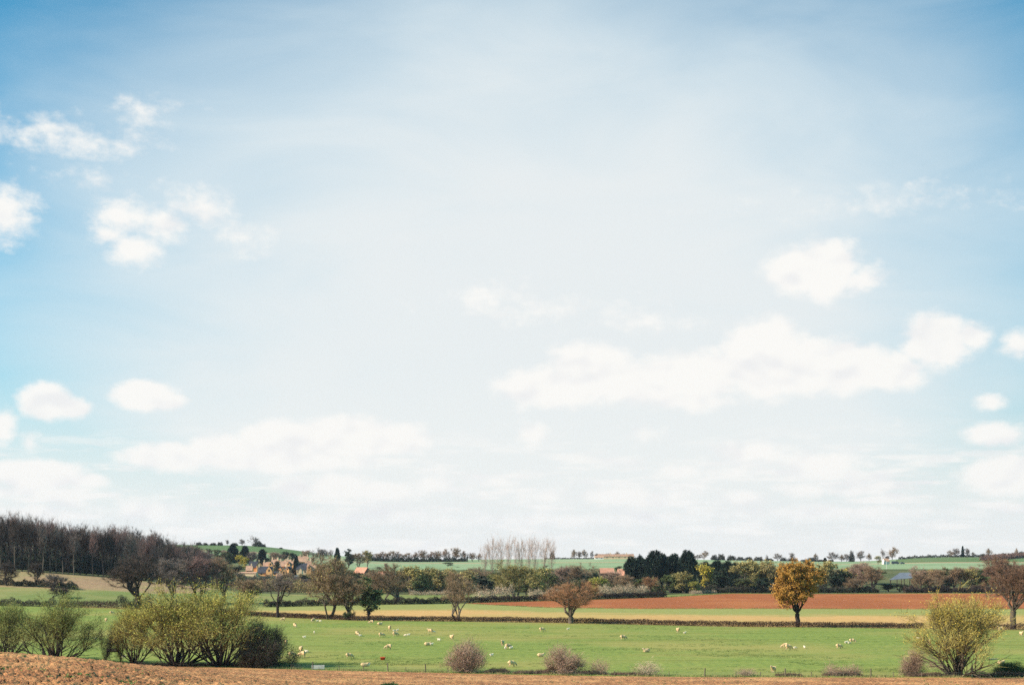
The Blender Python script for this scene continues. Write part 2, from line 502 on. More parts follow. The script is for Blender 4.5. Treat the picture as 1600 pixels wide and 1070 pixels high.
# ------------------------------------------------------------------ geometry for plants
def tubes(P0, P1, R0, R1, k=4):
    P0 = np.asarray(P0, float); P1 = np.asarray(P1, float); R0 = np.asarray(R0, float); R1 = np.asarray(R1, float)
    d = P1 - P0; L = np.linalg.norm(d, axis=1, keepdims=True) + 1e-9; d = d / L
    ref = np.where(np.abs(d[:, 2:3]) > .9, np.array([[1., 0, 0]]), np.array([[0., 0, 1]]))
    e1 = np.cross(d, ref); e1 /= np.linalg.norm(e1, axis=1, keepdims=True) + 1e-9
    e2 = np.cross(d, e1)
    a = np.arange(k) * 2 * pi / k
    ring = e1[:, None, :] * np.cos(a)[None, :, None] + e2[:, None, :] * np.sin(a)[None, :, None]
    A = P0[:, None, :] - d[:, None, :] * R0[:, None, None] * .3 + ring * R0[:, None, None]
    B = P1[:, None, :] + ring * R1[:, None, None]
    V = np.concatenate([A, B], 1).reshape(-1, 3)
    n = len(P0); base = (np.arange(n) * 2 * k)[:, None]
    j = np.arange(k); jn = (j + 1) % k
    T1 = np.stack([base + j, base + jn, base + k + j], -1)
    T2 = np.stack([base + jn, base + k + jn, base + k + j], -1)
    return V, np.concatenate([T1, T2], 1).reshape(-1, 3)


def unit(v):
    return v / (np.linalg.norm(v, axis=-1, keepdims=True) + 1e-9)


def blades(rs, P, D, L, w):
    """thin tapering slivers from P along D"""
    n = len(P)
    L = np.broadcast_to(np.asarray(L, float), (n,)); w = np.broadcast_to(np.asarray(w, float), (n,))
    side = unit(np.cross(D, rs.normal(size=(n, 3)))) * w[:, None] * .5
    V = np.stack([P - side, P + side, P + D * L[:, None]], 1).reshape(-1, 3)
    T = np.arange(n * 3).reshape(-1, 3)
    return V, T


def clumps(rs, P, s):
    """small leaf-sized kites at P"""
    n = len(P)
    s = np.broadcast_to(np.asarray(s, float), (n,))
    a = unit(rs.normal(size=(n, 3))); c = unit(np.cross(a, rs.normal(size=(n, 3))))
    V = np.stack([P - a * s[:, None] * .5, P + c * s[:, None] * .32, P + a * s[:, None] * .5, P - c * s[:, None] * .32], 1).reshape(-1, 3)
    b0 = np.arange(n)[:, None] * 4
    T = np.concatenate([b0 + [[0, 1, 2]], b0 + [[0, 2, 3]]], 1).reshape(-1, 3)
    return V, T


def joinm(parts):
    Vs, Ts, Ms, o = [], [], [], 0
    for (V, T, m) in parts:
        if len(V) == 0: continue
        Vs.append(V); Ts.append(T + o); Ms.append(np.full(len(T), m)); o += len(V)
    return np.concatenate(Vs), np.concatenate(Ts), np.concatenate(Ms)


TEMPL = {}


def tree_template(key, seed, h, th, crown, npts=160, tw=18, twl=1.2, tww=.05, leaf=0, leafs=.3, r_tip=.02, tr=.3, lobes=9, stems=1, spread=.0, up=.25, shell=.5, leader=0.0, lean=0.0, droop=0.0, clear=0.0, lobe_r=.42, flat_base=None):
    """crown: (z centre, half width, half height). Returns trunk and crown meshes."""
    rs = np.random.RandomState(seed)
    cz_, rw, rh = crown
    lc_ = unit(rs.normal(size=(lobes, 3))) * (rs.rand(lobes, 1) ** .4) * .62
    lr = lobe_r * rs.uniform(.75, 1.25, lobes)
    pts = []
    while len(pts) < npts:
        k = rs.randint(lobes)
        p = lc_[k] + unit(rs.normal(size=3)) * lr[k] * rs.rand() ** shell
        if np.linalg.norm(p) > 1.08: continue
        z = cz_ + p[2] * rh
        if z < clear: continue
        if flat_base is not None and z < flat_base + rs.rand() * .6: continue
        pts.append((p[0] * rw + lean * z, p[1] * rw, z))
    pts = np.array(pts)
    nodes, par = [], []
    for s in range(stems):
        a = rs.uniform(0, 2 * pi) if stems > 1 else 0
        bx, by = (cos(a) * spread * .35, sin(a) * spread * .35) if stems > 1 else (0, 0)
        prev = -1
        K = 4
        for j in range(K + 1):
            f = j / K
            nodes.append((bx + cos(a) * spread * f * (stems > 1) + rs.normal() * .05 * th * .3, by + sin(a) * spread * f * (stems > 1) + rs.normal() * .05 * th * .3, -.25 + (th + .25) * f))
            par.append(prev); prev = len(nodes) - 1
    if leader:
        top = leader * h
        K = 6
        for j in range(1, K + 1):
            f = j / K
            nodes.append((nodes[prev][0] * .8 + rs.normal() * .12, nodes[prev][1] * .8 + rs.normal() * .12, th + (top - th) * f)); par.append(prev); prev = len(nodes) - 1
    origin = np.array([0, 0, th])
    tops = [len(nodes) - 1] if stems == 1 and not leader else ([i for i in range(len(nodes)) if par.count(i) == 0 and i > 0] or [len(nodes) - 1])
    if not leader:
        for k in range(lobes):
            c = np.array([lc_[k][0] * rw * .92, lc_[k][1] * rw * .92, cz_ + lc_[k][2] * rh * .9])
            if c[2] < th + .3: c[2] = th + .3 + rs.rand() * .5
            s0 = tops[rs.randint(len(tops))]; b0 = np.array(nodes[s0], float); L = np.linalg.norm(c - b0); prev = s0
            hd = np.array([c[0] - b0[0], c[1] - b0[1], 0])
            for j in range(1, 5):
                f = j / 4
                p = b0 + (c - b0) * f + hd * .16 * sin(pi * f) * rs.uniform(.2, 1.0) + rs.normal(size=3) * L * .035 * (f < 1)
                nodes.append(tuple(p)); par.append(prev); prev = len(nodes) - 1
    order = np.argsort(np.linalg.norm((pts - origin) * [1, 1, .8], axis=1))
    nodes = [np.array(p, float) for p in nodes]
    tips = []
    for i in order:
        p = pts[i]
        N = np.array(nodes)
        d = np.linalg.norm(N - p, axis=1)
        d = d + np.maximum(0, N[:, 2] - p[2]) * .9 + (N[:, 2] < th * .55) * 3
        j = int(np.argmin(d)); L = np.linalg.norm(p - nodes[j])
        mid = (nodes[j] * .5 + p * .5) + rs.normal(size=3) * L * .09 + np.array([0, 0, -L * .07])
        nodes.append(mid); par.append(j)
        nodes.append(p); par.append(len(nodes) - 2); tips.append(len(nodes) - 1)
    n = len(nodes); cnt = np.zeros(n)
    for t_ in tips: cnt[t_] += 1
    for i in range(n - 1, -1, -1):
        if par[i] >= 0: cnt[par[i]] += cnt[i]
    N = np.array(nodes); par = np.array(par)
    rr = r_tip * np.maximum(cnt, 1) ** .5
    rr = rr * tr / max(rr.max(), 1e-6) if rr.max() > tr else rr
    sel = np.nonzero(par >= 0)[0]
    big = sel[rr[sel] > tr * .3]; small = sel[rr[sel] <= tr * .3]
    parts = []
    for s_, k in ((big, 7), (small, 4)):
        if len(s_): V, T = tubes(N[par[s_]], N[s_], np.minimum(rr[par[s_]], rr[s_] * 1.5), rr[s_], k); parts.append((V, T, 0))
    # flare at the foot
    Vt, Tt, _ = joinm(parts)
    trunk = mesh(key + '_trunk', Vt, Tt, [M['bark']], smooth=True)
    # twigs
    tp = N[tips]; q = N[par[np.array(tips)]]
    idx = np.repeat(np.arange(len(tips)), tw)
    f = rs.rand(len(idx), 1)
    P = q[idx] * (1 - f) + tp[idx] * f
    out = unit(tp[idx] - np.array([0, 0, max(th, cz_ - rh * .6)]))
    Dv = unit(out * .65 + rs.normal(size=(len(idx), 3)) * .55 + np.array([0, 0, up - droop]))
    Ls = twl * rs.uniform(.5, 1.35, len(idx))
    V1, T1 = blades(rs, P, Dv, Ls, tww * rs.uniform(.6, 1.3, len(idx)))
    parts = [(V1, T1, 0)]
    # side twiglets
    P2 = P + Dv * (Ls * rs.uniform(.3, .9, len(idx)))[:, None]
    D2 = unit(Dv + rs.normal(size=P2.shape) * .6)
    V2, T2 = blades(rs, P2, D2, Ls * .5, tww * .7)
    parts.append((V2, T2, 0))
    if leaf:
        li = rs.randint(0, len(idx), leaf * len(tips))
        PL = P[li] + Dv[li] * (Ls[li] * rs.uniform(.2, 1.1, len(li)))[:, None] + rs.normal(size=(len(li), 3)) * .12
        V3, T3 = clumps(rs, PL, leafs * rs.uniform(.6, 1.3, len(li)))
        parts.append((V3, T3, 1))
    Vc, Tc, Mc = joinm(parts)
    me = mesh(key + '_crown', Vc, Tc, [M['tw_brown'], M['lf_olive']], mi=Mc)
    hr = np.abs(Vc[:, :2]).max(axis=1)
    TEMPL[key] = (trunk, me, float(np.percentile(hr, 97.5)), float(np.percentile(Vc[:, 2], 99.5)))
    return key


def fan_template(key, seed, h, hw, stems=16, sub=7, subsub=3, tw=16, twl=1.1, tww=.045, leaf=0, leafs=.2, r0=.12, base_r=.8, domef=.75, minel=25, tail=.15, lowtwig=.25, bare=.0):
    """many stems fanning out from a stool: willows and thorn shrubs"""
    rs = np.random.RandomState(seed)
    P0, P1, R0, R1 = [], [], [], []
    tips = []
    def path(p, d, L, r, n=4, upk=.25):
        q = [p]
        for j in range(n):
            d = unit(d + rs.normal(size=3) * .17 + np.array([0, 0, upk * .35]))
            q.append(q[-1] + d * L / n)
        rr = [r * (1 - .75 * j / n) for j in range(n + 1)]
        for j in range(n):
            P0.append(q[j]); P1.append(q[j + 1]); R0.append(rr[j]); R1.append(rr[j + 1])
        return q, rr, d
    for s in range(stems):
        a = 2 * pi * (s + rs.rand()) / stems
        elv = radians(rs.uniform(minel, 88))
        # dome: reach in this direction
        e = elv
        reach = 1 / sqrt((cos(e) / hw) ** 2 + (sin(e) / h) ** 2) * rs.uniform(.72, 1.0)
        d = np.array([cos(a) * cos(elv), sin(a) * cos(elv), sin(elv)])
        p = np.array([cos(a) * base_r * cos(elv) * rs.rand() , sin(a) * base_r * cos(elv) * rs.rand(), -.2])
        L1 = reach * domef
        q, rr, dd = path(p, d, L1, r0 * rs.uniform(.6, 1.1), 5, .18)
        for k in range(sub):
            f = rs.uniform(.25, 1.0); jj = f * 5; j = min(int(jj), 4); g = jj - j
            pp = q[j] * (1 - g) + q[j + 1] * g
            d2 = unit((q[j + 1] - q[j]) / np.linalg.norm(q[j + 1] - q[j]) + rs.normal(size=3) * .5 + np.array([0, 0, .15]))
            room = max(reach * 1.0 - f * L1, .12 * reach)
            q2, rr2, d3 = path(pp, d2, room * rs.uniform(.6, 1.05), rr[j] * .5, 3, .3)
            for m in range(subsub):
                f2 = rs.uniform(.1, 1) * 3; j2 = min(int(f2), 2); g2 = f2 - j2
                p3 = q2[j2] * (1 - g2) + q2[j2 + 1] * g2
                tips.append((p3, unit(q2[j2 + 1] - q2[j2])))
        for m in range(int(sub * lowtwig * 4)):
            f = rs.uniform(.02, .6) * 5; j = min(int(f), 4); g = f - j
            tips.append((q[j] * (1 - g) + q[j + 1] * g, unit(q[j + 1] - q[j])))
    V, T = tubes(P0, P1, R0, R1, 4)
    trunk = mesh(key + '_stems', V, T, [M['bark']], smooth=True)
    tp = np.array([t[0] for t in tips]); td = np.array([t[1] for t in tips])
    idx = np.repeat(np.arange(len(tips)), tw)
    Dv = unit(td[idx] + rs.normal(size=(len(idx), 3)) * .58 + np.array([0, 0, .15]))
    P = tp[idx] + rs.normal(size=(len(idx), 3)) * .30
    kp = rs.rand(len(idx)) < np.clip((P[:, 2] / h - bare * .45) * 2.6 + .12, 0, 1) if bare else np.ones(len(idx), bool)
    idx, Dv, P = idx[kp], Dv[kp], P[kp]
    Ls = twl * rs.uniform(.4, 1.3, len(idx))
    V1, T1 = blades(rs, P, Dv, Ls, tww)
    parts = [(V1, T1, 0)]
    if leaf:
        li = rs.randint(0, len(idx), leaf * len(tips))
        PL = P[li] + Dv[li] * (Ls[li] * rs.uniform(.2, 1.15, len(li)))[:, None]
        keep = rs.rand(len(PL)) < np.clip(.25 + PL[:, 2] / h, 0, 1) if not bare else rs.rand(len(PL)) < np.clip((PL[:, 2] / h - bare * .5) * 2.2 + .05, 0, 1)
        PL = PL[keep]
        V3, T3 = clumps(rs, PL, leafs * rs.uniform(.6, 1.4, len(PL)))
        parts.append((V3, T3, 1))
    V, T, mi = joinm(parts)
    me = mesh(key + '_foliage', V, T, [M['tw_olive'], M['lf_willow']], mi=mi)
    hr = np.abs(V[:, :2]).max(axis=1)
    TEMPL[key] = (trunk, me, float(np.percentile(hr, 97.0)), float(np.percentile(V[:, 2], 99.3)))
    return key


def conifer_template(key, seed, h, hw, n=5200, top=.35, leafs=.55, gaps=.0):
    """dense evergreen clad to the ground with upright sprays"""
    rs = np.random.RandomState(seed)
    z = rs.rand(n) ** .9
    az_ = rs.rand(n) * 2 * pi
    prof = np.minimum(1, ((1 - z) / top).clip(0, 1) ** .45) * (.8 + .2 * np.minimum(1, z / .15))
    # ragged vertical sprays: radius modulated round the tree
    ph = rs.rand(6) * 6.28
    lump = 1 + .13 * np.sin(z * 13 + ph[4] + az_ * 2) + .14 * np.sin(az_ * 3 + ph[0] + z * 4) + .09 * np.sin(az_ * 7 + ph[1] - z * 9) + .07 * np.sin(z * 34 + az_ * 4 + ph[2]) + .05 * np.sin(z * 60 - az_ * 9 + ph[3])
    r = hw * prof * lump * (rs.rand(n) ** .25)
    z = z * (1 + .05 * np.sin(az_ * 5 + ph[5]) + .04 * np.sin(az_ * 11 + r))
    P = np.stack([np.cos(az_) * r, np.sin(az_) * r, z * h + .1], -1)
    out = unit(np.stack([np.cos(az_), np.sin(az_), np.full(n, 1.1)], -1) + rs.normal(size=(n, 3)) * .35)
    V1, T1 = blades(rs, P, out, leafs * 1.6 * rs.uniform(.6, 1.3, n), leafs * .6)
    V2, T2 = clumps(rs, P, leafs * rs.uniform(.6, 1.3, n))
    V, T, mi = joinm([(V1, T1, 1), (V2, T2, 1)])
    me = mesh(key + '_crown', V, T, [M['tw_dark'], M['lf_conifer']], mi=mi)
    Vt, Tt = tubes([(0, 0, -.3), (0, 0, h * .45)], [(0, 0, h * .45), (0, 0, h * .93)], [hw * .12, hw * .09], [hw * .09, .03], 7)
    trunk = mesh(key + '_trunk', Vt, Tt, [M['bark_dark']], smooth=True)
    hr = np.abs(V[:, :2]).max(axis=1)
    TEMPL[key] = (trunk, me, float(np.percentile(hr, 97)), float(np.percentile(V[:, 2], 99.5)))
    return key


def dome_template(key, seed, h, hw, n=1500, leafs=.5):
    """low bushy mass clothed to the ground"""
    rs = np.random.RandomState(seed)
    d = unit(rs.normal(size=(n, 3))); d[:, 2] = np.abs(d[:, 2])
    lump = 1 + .14 * np.sin(d[:, 0] * 7 + seed) + .14 * np.sin(d[:, 1] * 8 + d[:, 2] * 6) + .10 * np.sin(d[:, 0] * 15 + 2)
    P = d * (lump * rs.rand(n) ** .22)[:, None] * [hw, hw, h]
    V1, T1 = blades(rs, P, unit(d + rs.normal(size=(n, 3)) * .5 + [0, 0, .3]), leafs * 1.3, leafs * .35)
    V2, T2 = clumps(rs, P, leafs * rs.uniform(.6, 1.3, n))
    V, T, mi = joinm([(V1, T1, 0), (V2, T2, 1)])
    me = mesh(key + '_crown', V, T, [M['tw_dark'], M['lf_dark']], mi=mi)
    Vt, Tt = tubes([(0, 0, -.3)] * 4, [(.3 * hw, 0, .6 * h), (-.3 * hw, .1, .7 * h), (0, .3 * hw, .6 * h), (0, -.2, .75 * h)], [.12] * 4, [.04] * 4, 5)
    TEMPL[key] = (mesh(key + '_trunk', Vt, Tt, [M['bark_dark']], smooth=True), me, hw, h)
    return key


def set_mat(o, i, m):
    if i < len(o.material_slots):
        o.material_slots[i].link = 'OBJECT'
        o.material_slots[i].material = m


def plant(name, key, px, D, top, hw, label, cat='tree', group=None, bark='bark', twig=None, leaf=None, rz=None, crown_name='crown', stem_name='trunk', at=None, sxy=None):
    """stand a tree on the ground: top is the photo row its top reaches, hw its half width in photo px"""
    trunk, crown, rw, h0 = TEMPL[key]
    loc = G0(px, D) if at is None else at
    hh = (HC - loc[2]) - (top - HZ) * D / F          # height needed
    sz = max(hh, .3) / h0
    sx = (hw * D / F) / rw
    rnd = random.Random(int(px * 13 + D * 7 + top))
    rz = rnd.uniform(0, 6.28) if rz is None else rz
    e = empty(name, loc, rz, (sx, sx, sz))
    tag(e, label, cat, group)
    t = link(stem_name, trunk, e); c_ = link(crown_name, crown, e)
    set_mat(t, 0, M[bark])
    if twig: set_mat(c_, 0, M[twig])
    if leaf: set_mat(c_, 1, M[leaf])
    return e


random.seed(7)

# ------------------------------------------------------------------ tree templates
# broad bare trees
tree_template('round_a', 11, 12, 1.7, (6.8, 5.2, 5.4), npts=210, tw=20, twl=1.1, tww=.055, tr=.34)
tree_template('round_b', 12, 12, 1.4, (6.6, 5.0, 5.6), npts=210, tw=20, twl=1.1, tww=.055, tr=.30, stems=3, spread=.5)
tree_template('round_c', 13, 12, 1.8, (6.9, 4.8, 5.2), npts=200, tw=20, twl=1.2, tww=.055, tr=.30, lobes=7)
# sparse bare trees whose limbs show against the sky
tree_template('open_a', 14, 12, 3.0, (7.6, 4.6, 4.4), npts=120, tw=12, twl=1.1, tww=.05, tr=.30, lobes=7, lobe_r=.5)
tree_template('open_b', 15, 12, 2.6, (7.2, 5.0, 4.8), npts=130, tw=12, twl=1.0, tww=.05, tr=.30, lobes=8, lobe_r=.5)
# tall narrow trees
tree_template('tall_a', 16, 20, 4.0, (12.3, 3.0, 7.7), npts=170, tw=13, twl=1.5, tww=.05, tr=.24, leader=.88, up=.9, lobe_r=.5)
tree_template('tall_b', 17, 20, 5.0, (12.6, 2.7, 7.4), npts=150, tw=13, twl=1.5, tww=.05, tr=.22, leader=.9, up=.9, lobe_r=.5)
tree_template('tall_c', 18, 20, 3.0, (12.0, 3.3, 8.0), npts=180, tw=13, twl=1.5, tww=.05, tr=.26, leader=.85, up=.9, lobe_r=.5)
# leafing trees with leaf clumps
tree_template('leafy_a', 21, 12, 1.6, (6.6, 4.6, 5.4), npts=150, tw=14, twl=1.0, tww=.06, leaf=16, leafs=.42, tr=.26, lobes=10)
tree_template('leafy_b', 22, 12, 1.4, (6.4, 4.8, 5.6), npts=150, tw=14, twl=1.0, tww=.06, leaf=16, leafs=.42, tr=.26, lobes=8, stems=2, spread=.6)
tree_template('leafy_c', 23, 12, 2.2, (7.0, 4.4, 5.0), npts=140, tw=14, twl=1.0, tww=.06, leaf=15, leafs=.45, tr=.26, lobes=8, lobe_r=.36)
# far trees, upright and clothed nearly to the ground
tree_template('far_a', 27, 12, 1.0, (6.3, 4.2, 6.0), npts=110, tw=14, twl=1.5, tww=.11, tr=.26, lobes=9, up=.7, clear=.9)
tree_template('far_b', 28, 12, 1.2, (6.5, 3.9, 5.8), npts=100, tw=13, twl=1.6, tww=.10, tr=.26, lobes=8, up=.8, clear=1.2)
tree_template('far_open', 29, 12, 1.0, (6.6, 4.4, 5.6), npts=80, tw=8, twl=1.6, tww=.08, tr=.26, lobes=7, up=.9, clear=1.6)
dome_template('dome_a', 35, 4, 3.2)
dome_template('dome_b', 36, 4, 3.6)
# ivy clad narrow ones
tree_template('ivied_a', 24, 12, 1.5, (6.3, 2.6, 5.7), npts=110, tw=10, twl=.8, tww=.06, leaf=26, leafs=.5, tr=.3, leader=.8)
# bushes, clad to the ground
tree_template('bush_a', 25, 4, .3, (2.0, 2.6, 2.0), npts=90, tw=14, twl=.6, tww=.05, leaf=14, leafs=.28, tr=.12, stems=4, spread=.6)
tree_template('bush_b', 26, 4, .3, (2.0, 2.4, 2.0), npts=90, tw=18, twl=.7, tww=.05, tr=.10, stems=5, spread=.7)
conifer_template('conifer_a', 31, 18, 4.0, top=.33, n=6500)
conifer_template('conifer_b', 32, 18, 3.6, top=.28)
conifer_template('conifer_c', 33, 12, 2.8, top=.95, n=3000)
# the single trees of the hedge line
tree_template('hero_oak', 41, 14.5, 2.6, (8.7, 5.9, 6.0), npts=330, tw=15, twl=.8, tww=.05, leaf=105, leafs=.25, tr=.42, lobes=18, lobe_r=.36, clear=2.4)
tree_template('hero_spread', 42, 10.5, 1.5, (6.6, 6.6, 3.9), npts=330, tw=30, twl=.95, tww=.036, tr=.50, lobes=12, flat_base=3.3, r_tip=.026)
tree_template('hero_darkoak', 43, 13.5, 2.6, (8.6, 7.6, 5.3), npts=420, tw=20, twl=1.0, tww=.06, tr=.65, lobes=13, flat_base=3.2, r_tip=.033)
tree_template('hero_redoak', 44, 15.5, 3.6, (9.9, 7.0, 5.7), npts=380, tw=30, twl=1.0, tww=.04, tr=.52, lobes=12, flat_base=4.2, r_tip=.028)
tree_template('hero_twin', 45, 15.5, 2.6, (9.2, 5.8, 6.3), npts=300, tw=26, twl=1.1, tww=.038, leaf=6, leafs=.26, tr=.36, lobes=11, stems=3, spread=1.0)
tree_template('hero_bare', 46, 10.5, 2.5, (6.6, 4.6, 4.0), npts=150, tw=14, twl=.9, tww=.045, tr=.34, lobes=8, flat_base=2.6, r_tip=.028)
tree_template('hero_multi', 148, 10.5, 1.3, (6.4, 5.2, 4.2), npts=220, tw=26, twl=.9, tww=.034, tr=.26, lobes=10, stems=3, spread=1.0, flat_base=2.2)
# fans
fan_template('poplar_a', 61, 21, 4.2, stems=9, sub=9, subsub=4, tw=9, twl=1.7, tww=.032, r0=.11, base_r=.5, minel=74, domef=.85, lowtwig=.1)
fan_template('poplar_b', 62, 21, 3.6, stems=7, sub=10, subsub=4, tw=9, twl=1.7, tww=.032, r0=.12, base_r=.4, minel=77, domef=.85, lowtwig=.1)
fan_template('willow_a', 51, 12, 7.0, stems=22, sub=8, subsub=4, tw=16, twl=1.25, tww=.035, leaf=20, leafs=.12, r0=.13, base_r=1.6, minel=28, bare=.42, lowtwig=.14)
fan_template('willow_b', 52, 12, 6.4, stems=20, sub=8, subsub=4, tw=16, twl=1.2, tww=.035, leaf=20, leafs=.12, r0=.13, base_r=1.5, minel=32, bare=.42, lowtwig=.14)
fan_template('willow_c', 53, 12.5, 7.2, stems=24, sub=8, subsub=4, tw=15, twl=1.3, tww=.038, leaf=18, leafs=.12, r0=.17, base_r=1.3, minel=20, bare=.30, lowtwig=.14)
fan_template('thicket', 54, 6.4, 4.2, stems=40, sub=8, subsub=4, tw=14, twl=.7, tww=.032, leaf=14, leafs=.11, r0=.05, base_r=1.6, minel=8, lowtwig=.5)
fan_template('thorn_a', 55, 4.6, 2.9, stems=24, sub=7, subsub=3, tw=14, twl=.6, tww=.026, leaf=3, leafs=.09, r0=.05, base_r=.6, minel=18)
fan_template('thorn_b', 56, 4.0, 3.0, stems=22, sub=7, subsub=3, tw=14, twl=.6, tww=.026, leaf=3, leafs=.09, r0=.05, base_r=.6, minel=14)
fan_template('wisp', 57, 2.2, 1.9, stems=14, sub=4, subsub=3, tw=7, twl=.5, tww=.022, r0=.025, base_r=.4, minel=15)
fan_template('sapling', 58, 7.0, 2.2, stems=5, sub=8, subsub=4, tw=12, twl=.7, tww=.03, leaf=5, leafs=.13, r0=.08, base_r=.3, minel=62)

# ------------------------------------------------------------------ near willows and shrubs by the field edge
WG = 'willows and shrubs along the near edge of the pasture'
plant('willow', 'willow_b', 4, 222, 938, 56, 'olive green willow cut by the frame edge, base hidden behind the bare soil rise', 'willow', WG, 'bark_dark', 'tw_willow_green', 'lf_willow_dark', 1.0, crown_name='foliage', stem_name='stem')
plant('willow', 'willow_a', 86, 214, 924, 70, 'wide fanned green willow beside the one cut by the frame edge', 'willow', WG, 'bark_dark', 'tw_willow_green', 'lf_willow_dark', 2.2, crown_name='foliage', stem_name='stem')
plant('shrub', 'sapling', 165, 213, 985, 14, 'slim dark shrub standing between the wide green willow and the thin saplings', 'shrub', WG, 'bark_dark', 'tw_dark', 'lf_dark', 0.4, crown_name='foliage', stem_name='stem')
plant('sapling', 'sapling', 188, 214, 962, 15, 'thin single stemmed sapling just beside the slim dark shrub', 'sapling', WG, 'bark_dark', 'tw_willow', 'lf_willow', 3.1, crown_name='foliage', stem_name='stem')
plant('willow', 'willow_b', 212, 213, 940, 40, 'small open willow with few stems in front of the sheep', 'willow', WG, 'bark_dark', 'tw_willow', 'lf_willow_olive', 4.4, crown_name='foliage', stem_name='stem')
plant('willow', 'willow_a', 276, 210, 913, 80, 'big yellow green willow with dark purple stems at its foot', 'willow', WG, 'bark_dark', 'tw_willow', 'lf_willow_olive', 0.7, crown_name='foliage', stem_name='stem')
plant('willow', 'willow_b', 344, 208.5, 914, 76, 'big yellow green willow beside the round dark thicket bush', 'willow', WG, 'bark_dark', 'tw_willow', 'lf_willow_olive', 5.1, crown_name='foliage', stem_name='stem')
plant('thicket_bush', 'thicket', 410, 208, 974, 46, 'round dark green thicket bush at the end of the big willows', 'bush', WG, 'bark_dark', 'tw_dark', 'lf_thicket', 1.9, crown_name='foliage', stem_name='stem')
plant('thorn_bush', 'thorn_a', 729, 199, 1000, 33, 'round bare pinkish thorn bush alone at the pasture edge', 'bush', WG, 'bark', 'tw_pink', 'lf_olive', 2.9, crown_name='foliage', stem_name='stem')
plant('thorn_bush', 'thorn_b', 881, 197, 1008, 33, 'bare pinkish thorn bush rising out of the dark brambles', 'bush', WG, 'bark', 'tw_pink', 'lf_olive', 0.9, crown_name='foliage', stem_name='stem')
plant('shrub', 'wisp', 1012, 195, 1030, 24, 'pale leafless wispy shrub at the fence in the middle of the pasture edge', 'shrub', WG, 'bark_pale', 'reed', None, 1.3, crown_name='foliage', stem_name='stem')
plant('shrub', 'wisp', 936, 196, 1026, 18, 'faint wispy shrub between the bramble thorn bush and the pale one', 'shrub', WG, 'bark_pale', 'tw_pink', None, 2.3, crown_name='foliage', stem_name='stem')
plant('shrub', 'wisp', 1165, 194, 1042, 20, 'faint low wispy shrub at the fence below the big orange oak', 'shrub', WG, 'bark_pale', 'tw_pink', None, 3.3, crown_name='foliage', stem_name='stem')
plant('shrub', 'wisp', 1302, 194, 1034, 18, 'low reddish twiggy shrub, first of two by the fence', 'shrub', WG, 'bark_pale', 'tw_pink', None, 4.3, crown_name='foliage', stem_name='stem')
plant('shrub', 'wisp', 1332, 194, 1034, 16, 'low reddish twiggy shrub, second of two, nearer the fence post', 'shrub', WG, 'bark_pale', 'tw_pink', None, 5.3, crown_name='foliage', stem_name='stem')
plant('willow', 'willow_c', 1497, 194, 928, 76, 'big golden willow with pale leaning stems at the field edge', 'willow', WG, 'bark', 'tw_willow', 'lf_willow_gold', 2.0, crown_name='foliage', stem_name='stem')
plant('thorn_bush', 'thorn_b', 1428, 196, 1014, 21, 'low pinkish bush at the foot of the big golden willow', 'bush', WG, 'bark', 'tw_pink', 'lf_olive', 3.0, crown_name='foliage', stem_name='stem')
plant('shrub', 'thicket', 1580, 198, 1034, 30, 'low dark shrub in the shade behind the big golden willow', 'shrub', WG, 'bark_dark', 'tw_willow_green', 'lf_thicket', 3.0, crown_name='foliage', stem_name='stem')
# the big willow's fallen limbs
def limb(px0, D0, px1, D1, z1, r, label, name='fallen_limb'):
    a = np.array(G0(px0, D0)); c = np.array(G0(px1, D1)); c[2] += z1
    rs = np.random.RandomState(int(px0))
    n = 7; pts = [a + (c - a) * i / n + rs.normal(size=3) * .06 * (0 < i < n) + np.array([0, 0, .5 * sin(pi * i / n)]) for i in range(n + 1)]
    V, T = tubes(pts[:-1], pts[1:], [r * (1 - .7 * i / n) for i in range(n)], [r * (1 - .7 * (i + 1) / n) for i in range(n)], 6)
    P = np.array(pts)[rs.randint(3, n + 1, 160)] + rs.normal(size=(160, 3)) * .25
    V2, T2 = blades(rs, P, unit(unit(c - a) + rs.normal(size=(160, 3)) * .6), .7, .03)
    Vj, Tj, mi = joinm([(V, T, 0), (V2, T2, 1)])
    o = link(name, mesh(name, Vj, Tj, [M['bark'], M['tw_pink']], mi=mi))
    tag(o, label, 'branch', 'fallen limbs of the golden willow')
limb(1484, 194, 1424, 195, 3.0, .16, 'long leaning limb reaching over the low pinkish bush')
limb(1486, 193.5, 1452, 193, 1.4, .12, 'short pale broken limb lying against the golden willow')

# brambles
def tuft_mesh(name, seed, L, Wd, h, n, m1, m2, bl=.6, bw=.04, leaf=0, leafs=.15):
    rs = np.random.RandomState(seed)
    x = rs.uniform(-.5, .5, n) * L; y = rs.uniform(-.5, .5, n) * Wd
    prof = (1 - (2 * np.abs(x) / L) ** 2.2) * (.65 + .35 * np.sin(x * 2.1 + seed) * np.sin(x * .8))
    z = rs.rand(n) * h * prof.clip(.1, 1)
    P = np.stack([x, y, z], -1)
    V1, T1 = blades(rs, P, unit(rs.normal(size=(n, 3)) + [0, 0, .4]), bl * rs.uniform(.4, 1.2, n), bw)
    parts = [(V1, T1, 0)]
    if leaf:
        V2, T2 = clumps(rs, P + rs.normal(size=P.shape) * .1, leafs * rs.uniform(.6, 1.3, n)); parts.append((V2, T2, 1))
    V, T, mi = joinm(parts)
    return mesh(name, V, T, [M[m1], M[m2]], mi=mi)
def bramble(px, D, wpx, h, label, seed, m1='bramble', m2='bramble'):
    L = wpx * D / F
    o = link('bramble_bush', tuft_mesh('bramble', seed, L, 1.6, h, int(260 * L), m1, m2, leaf=1), None, G0(px, D))
    tag(o, label, 'bramble', 'brambles along the near field edge')
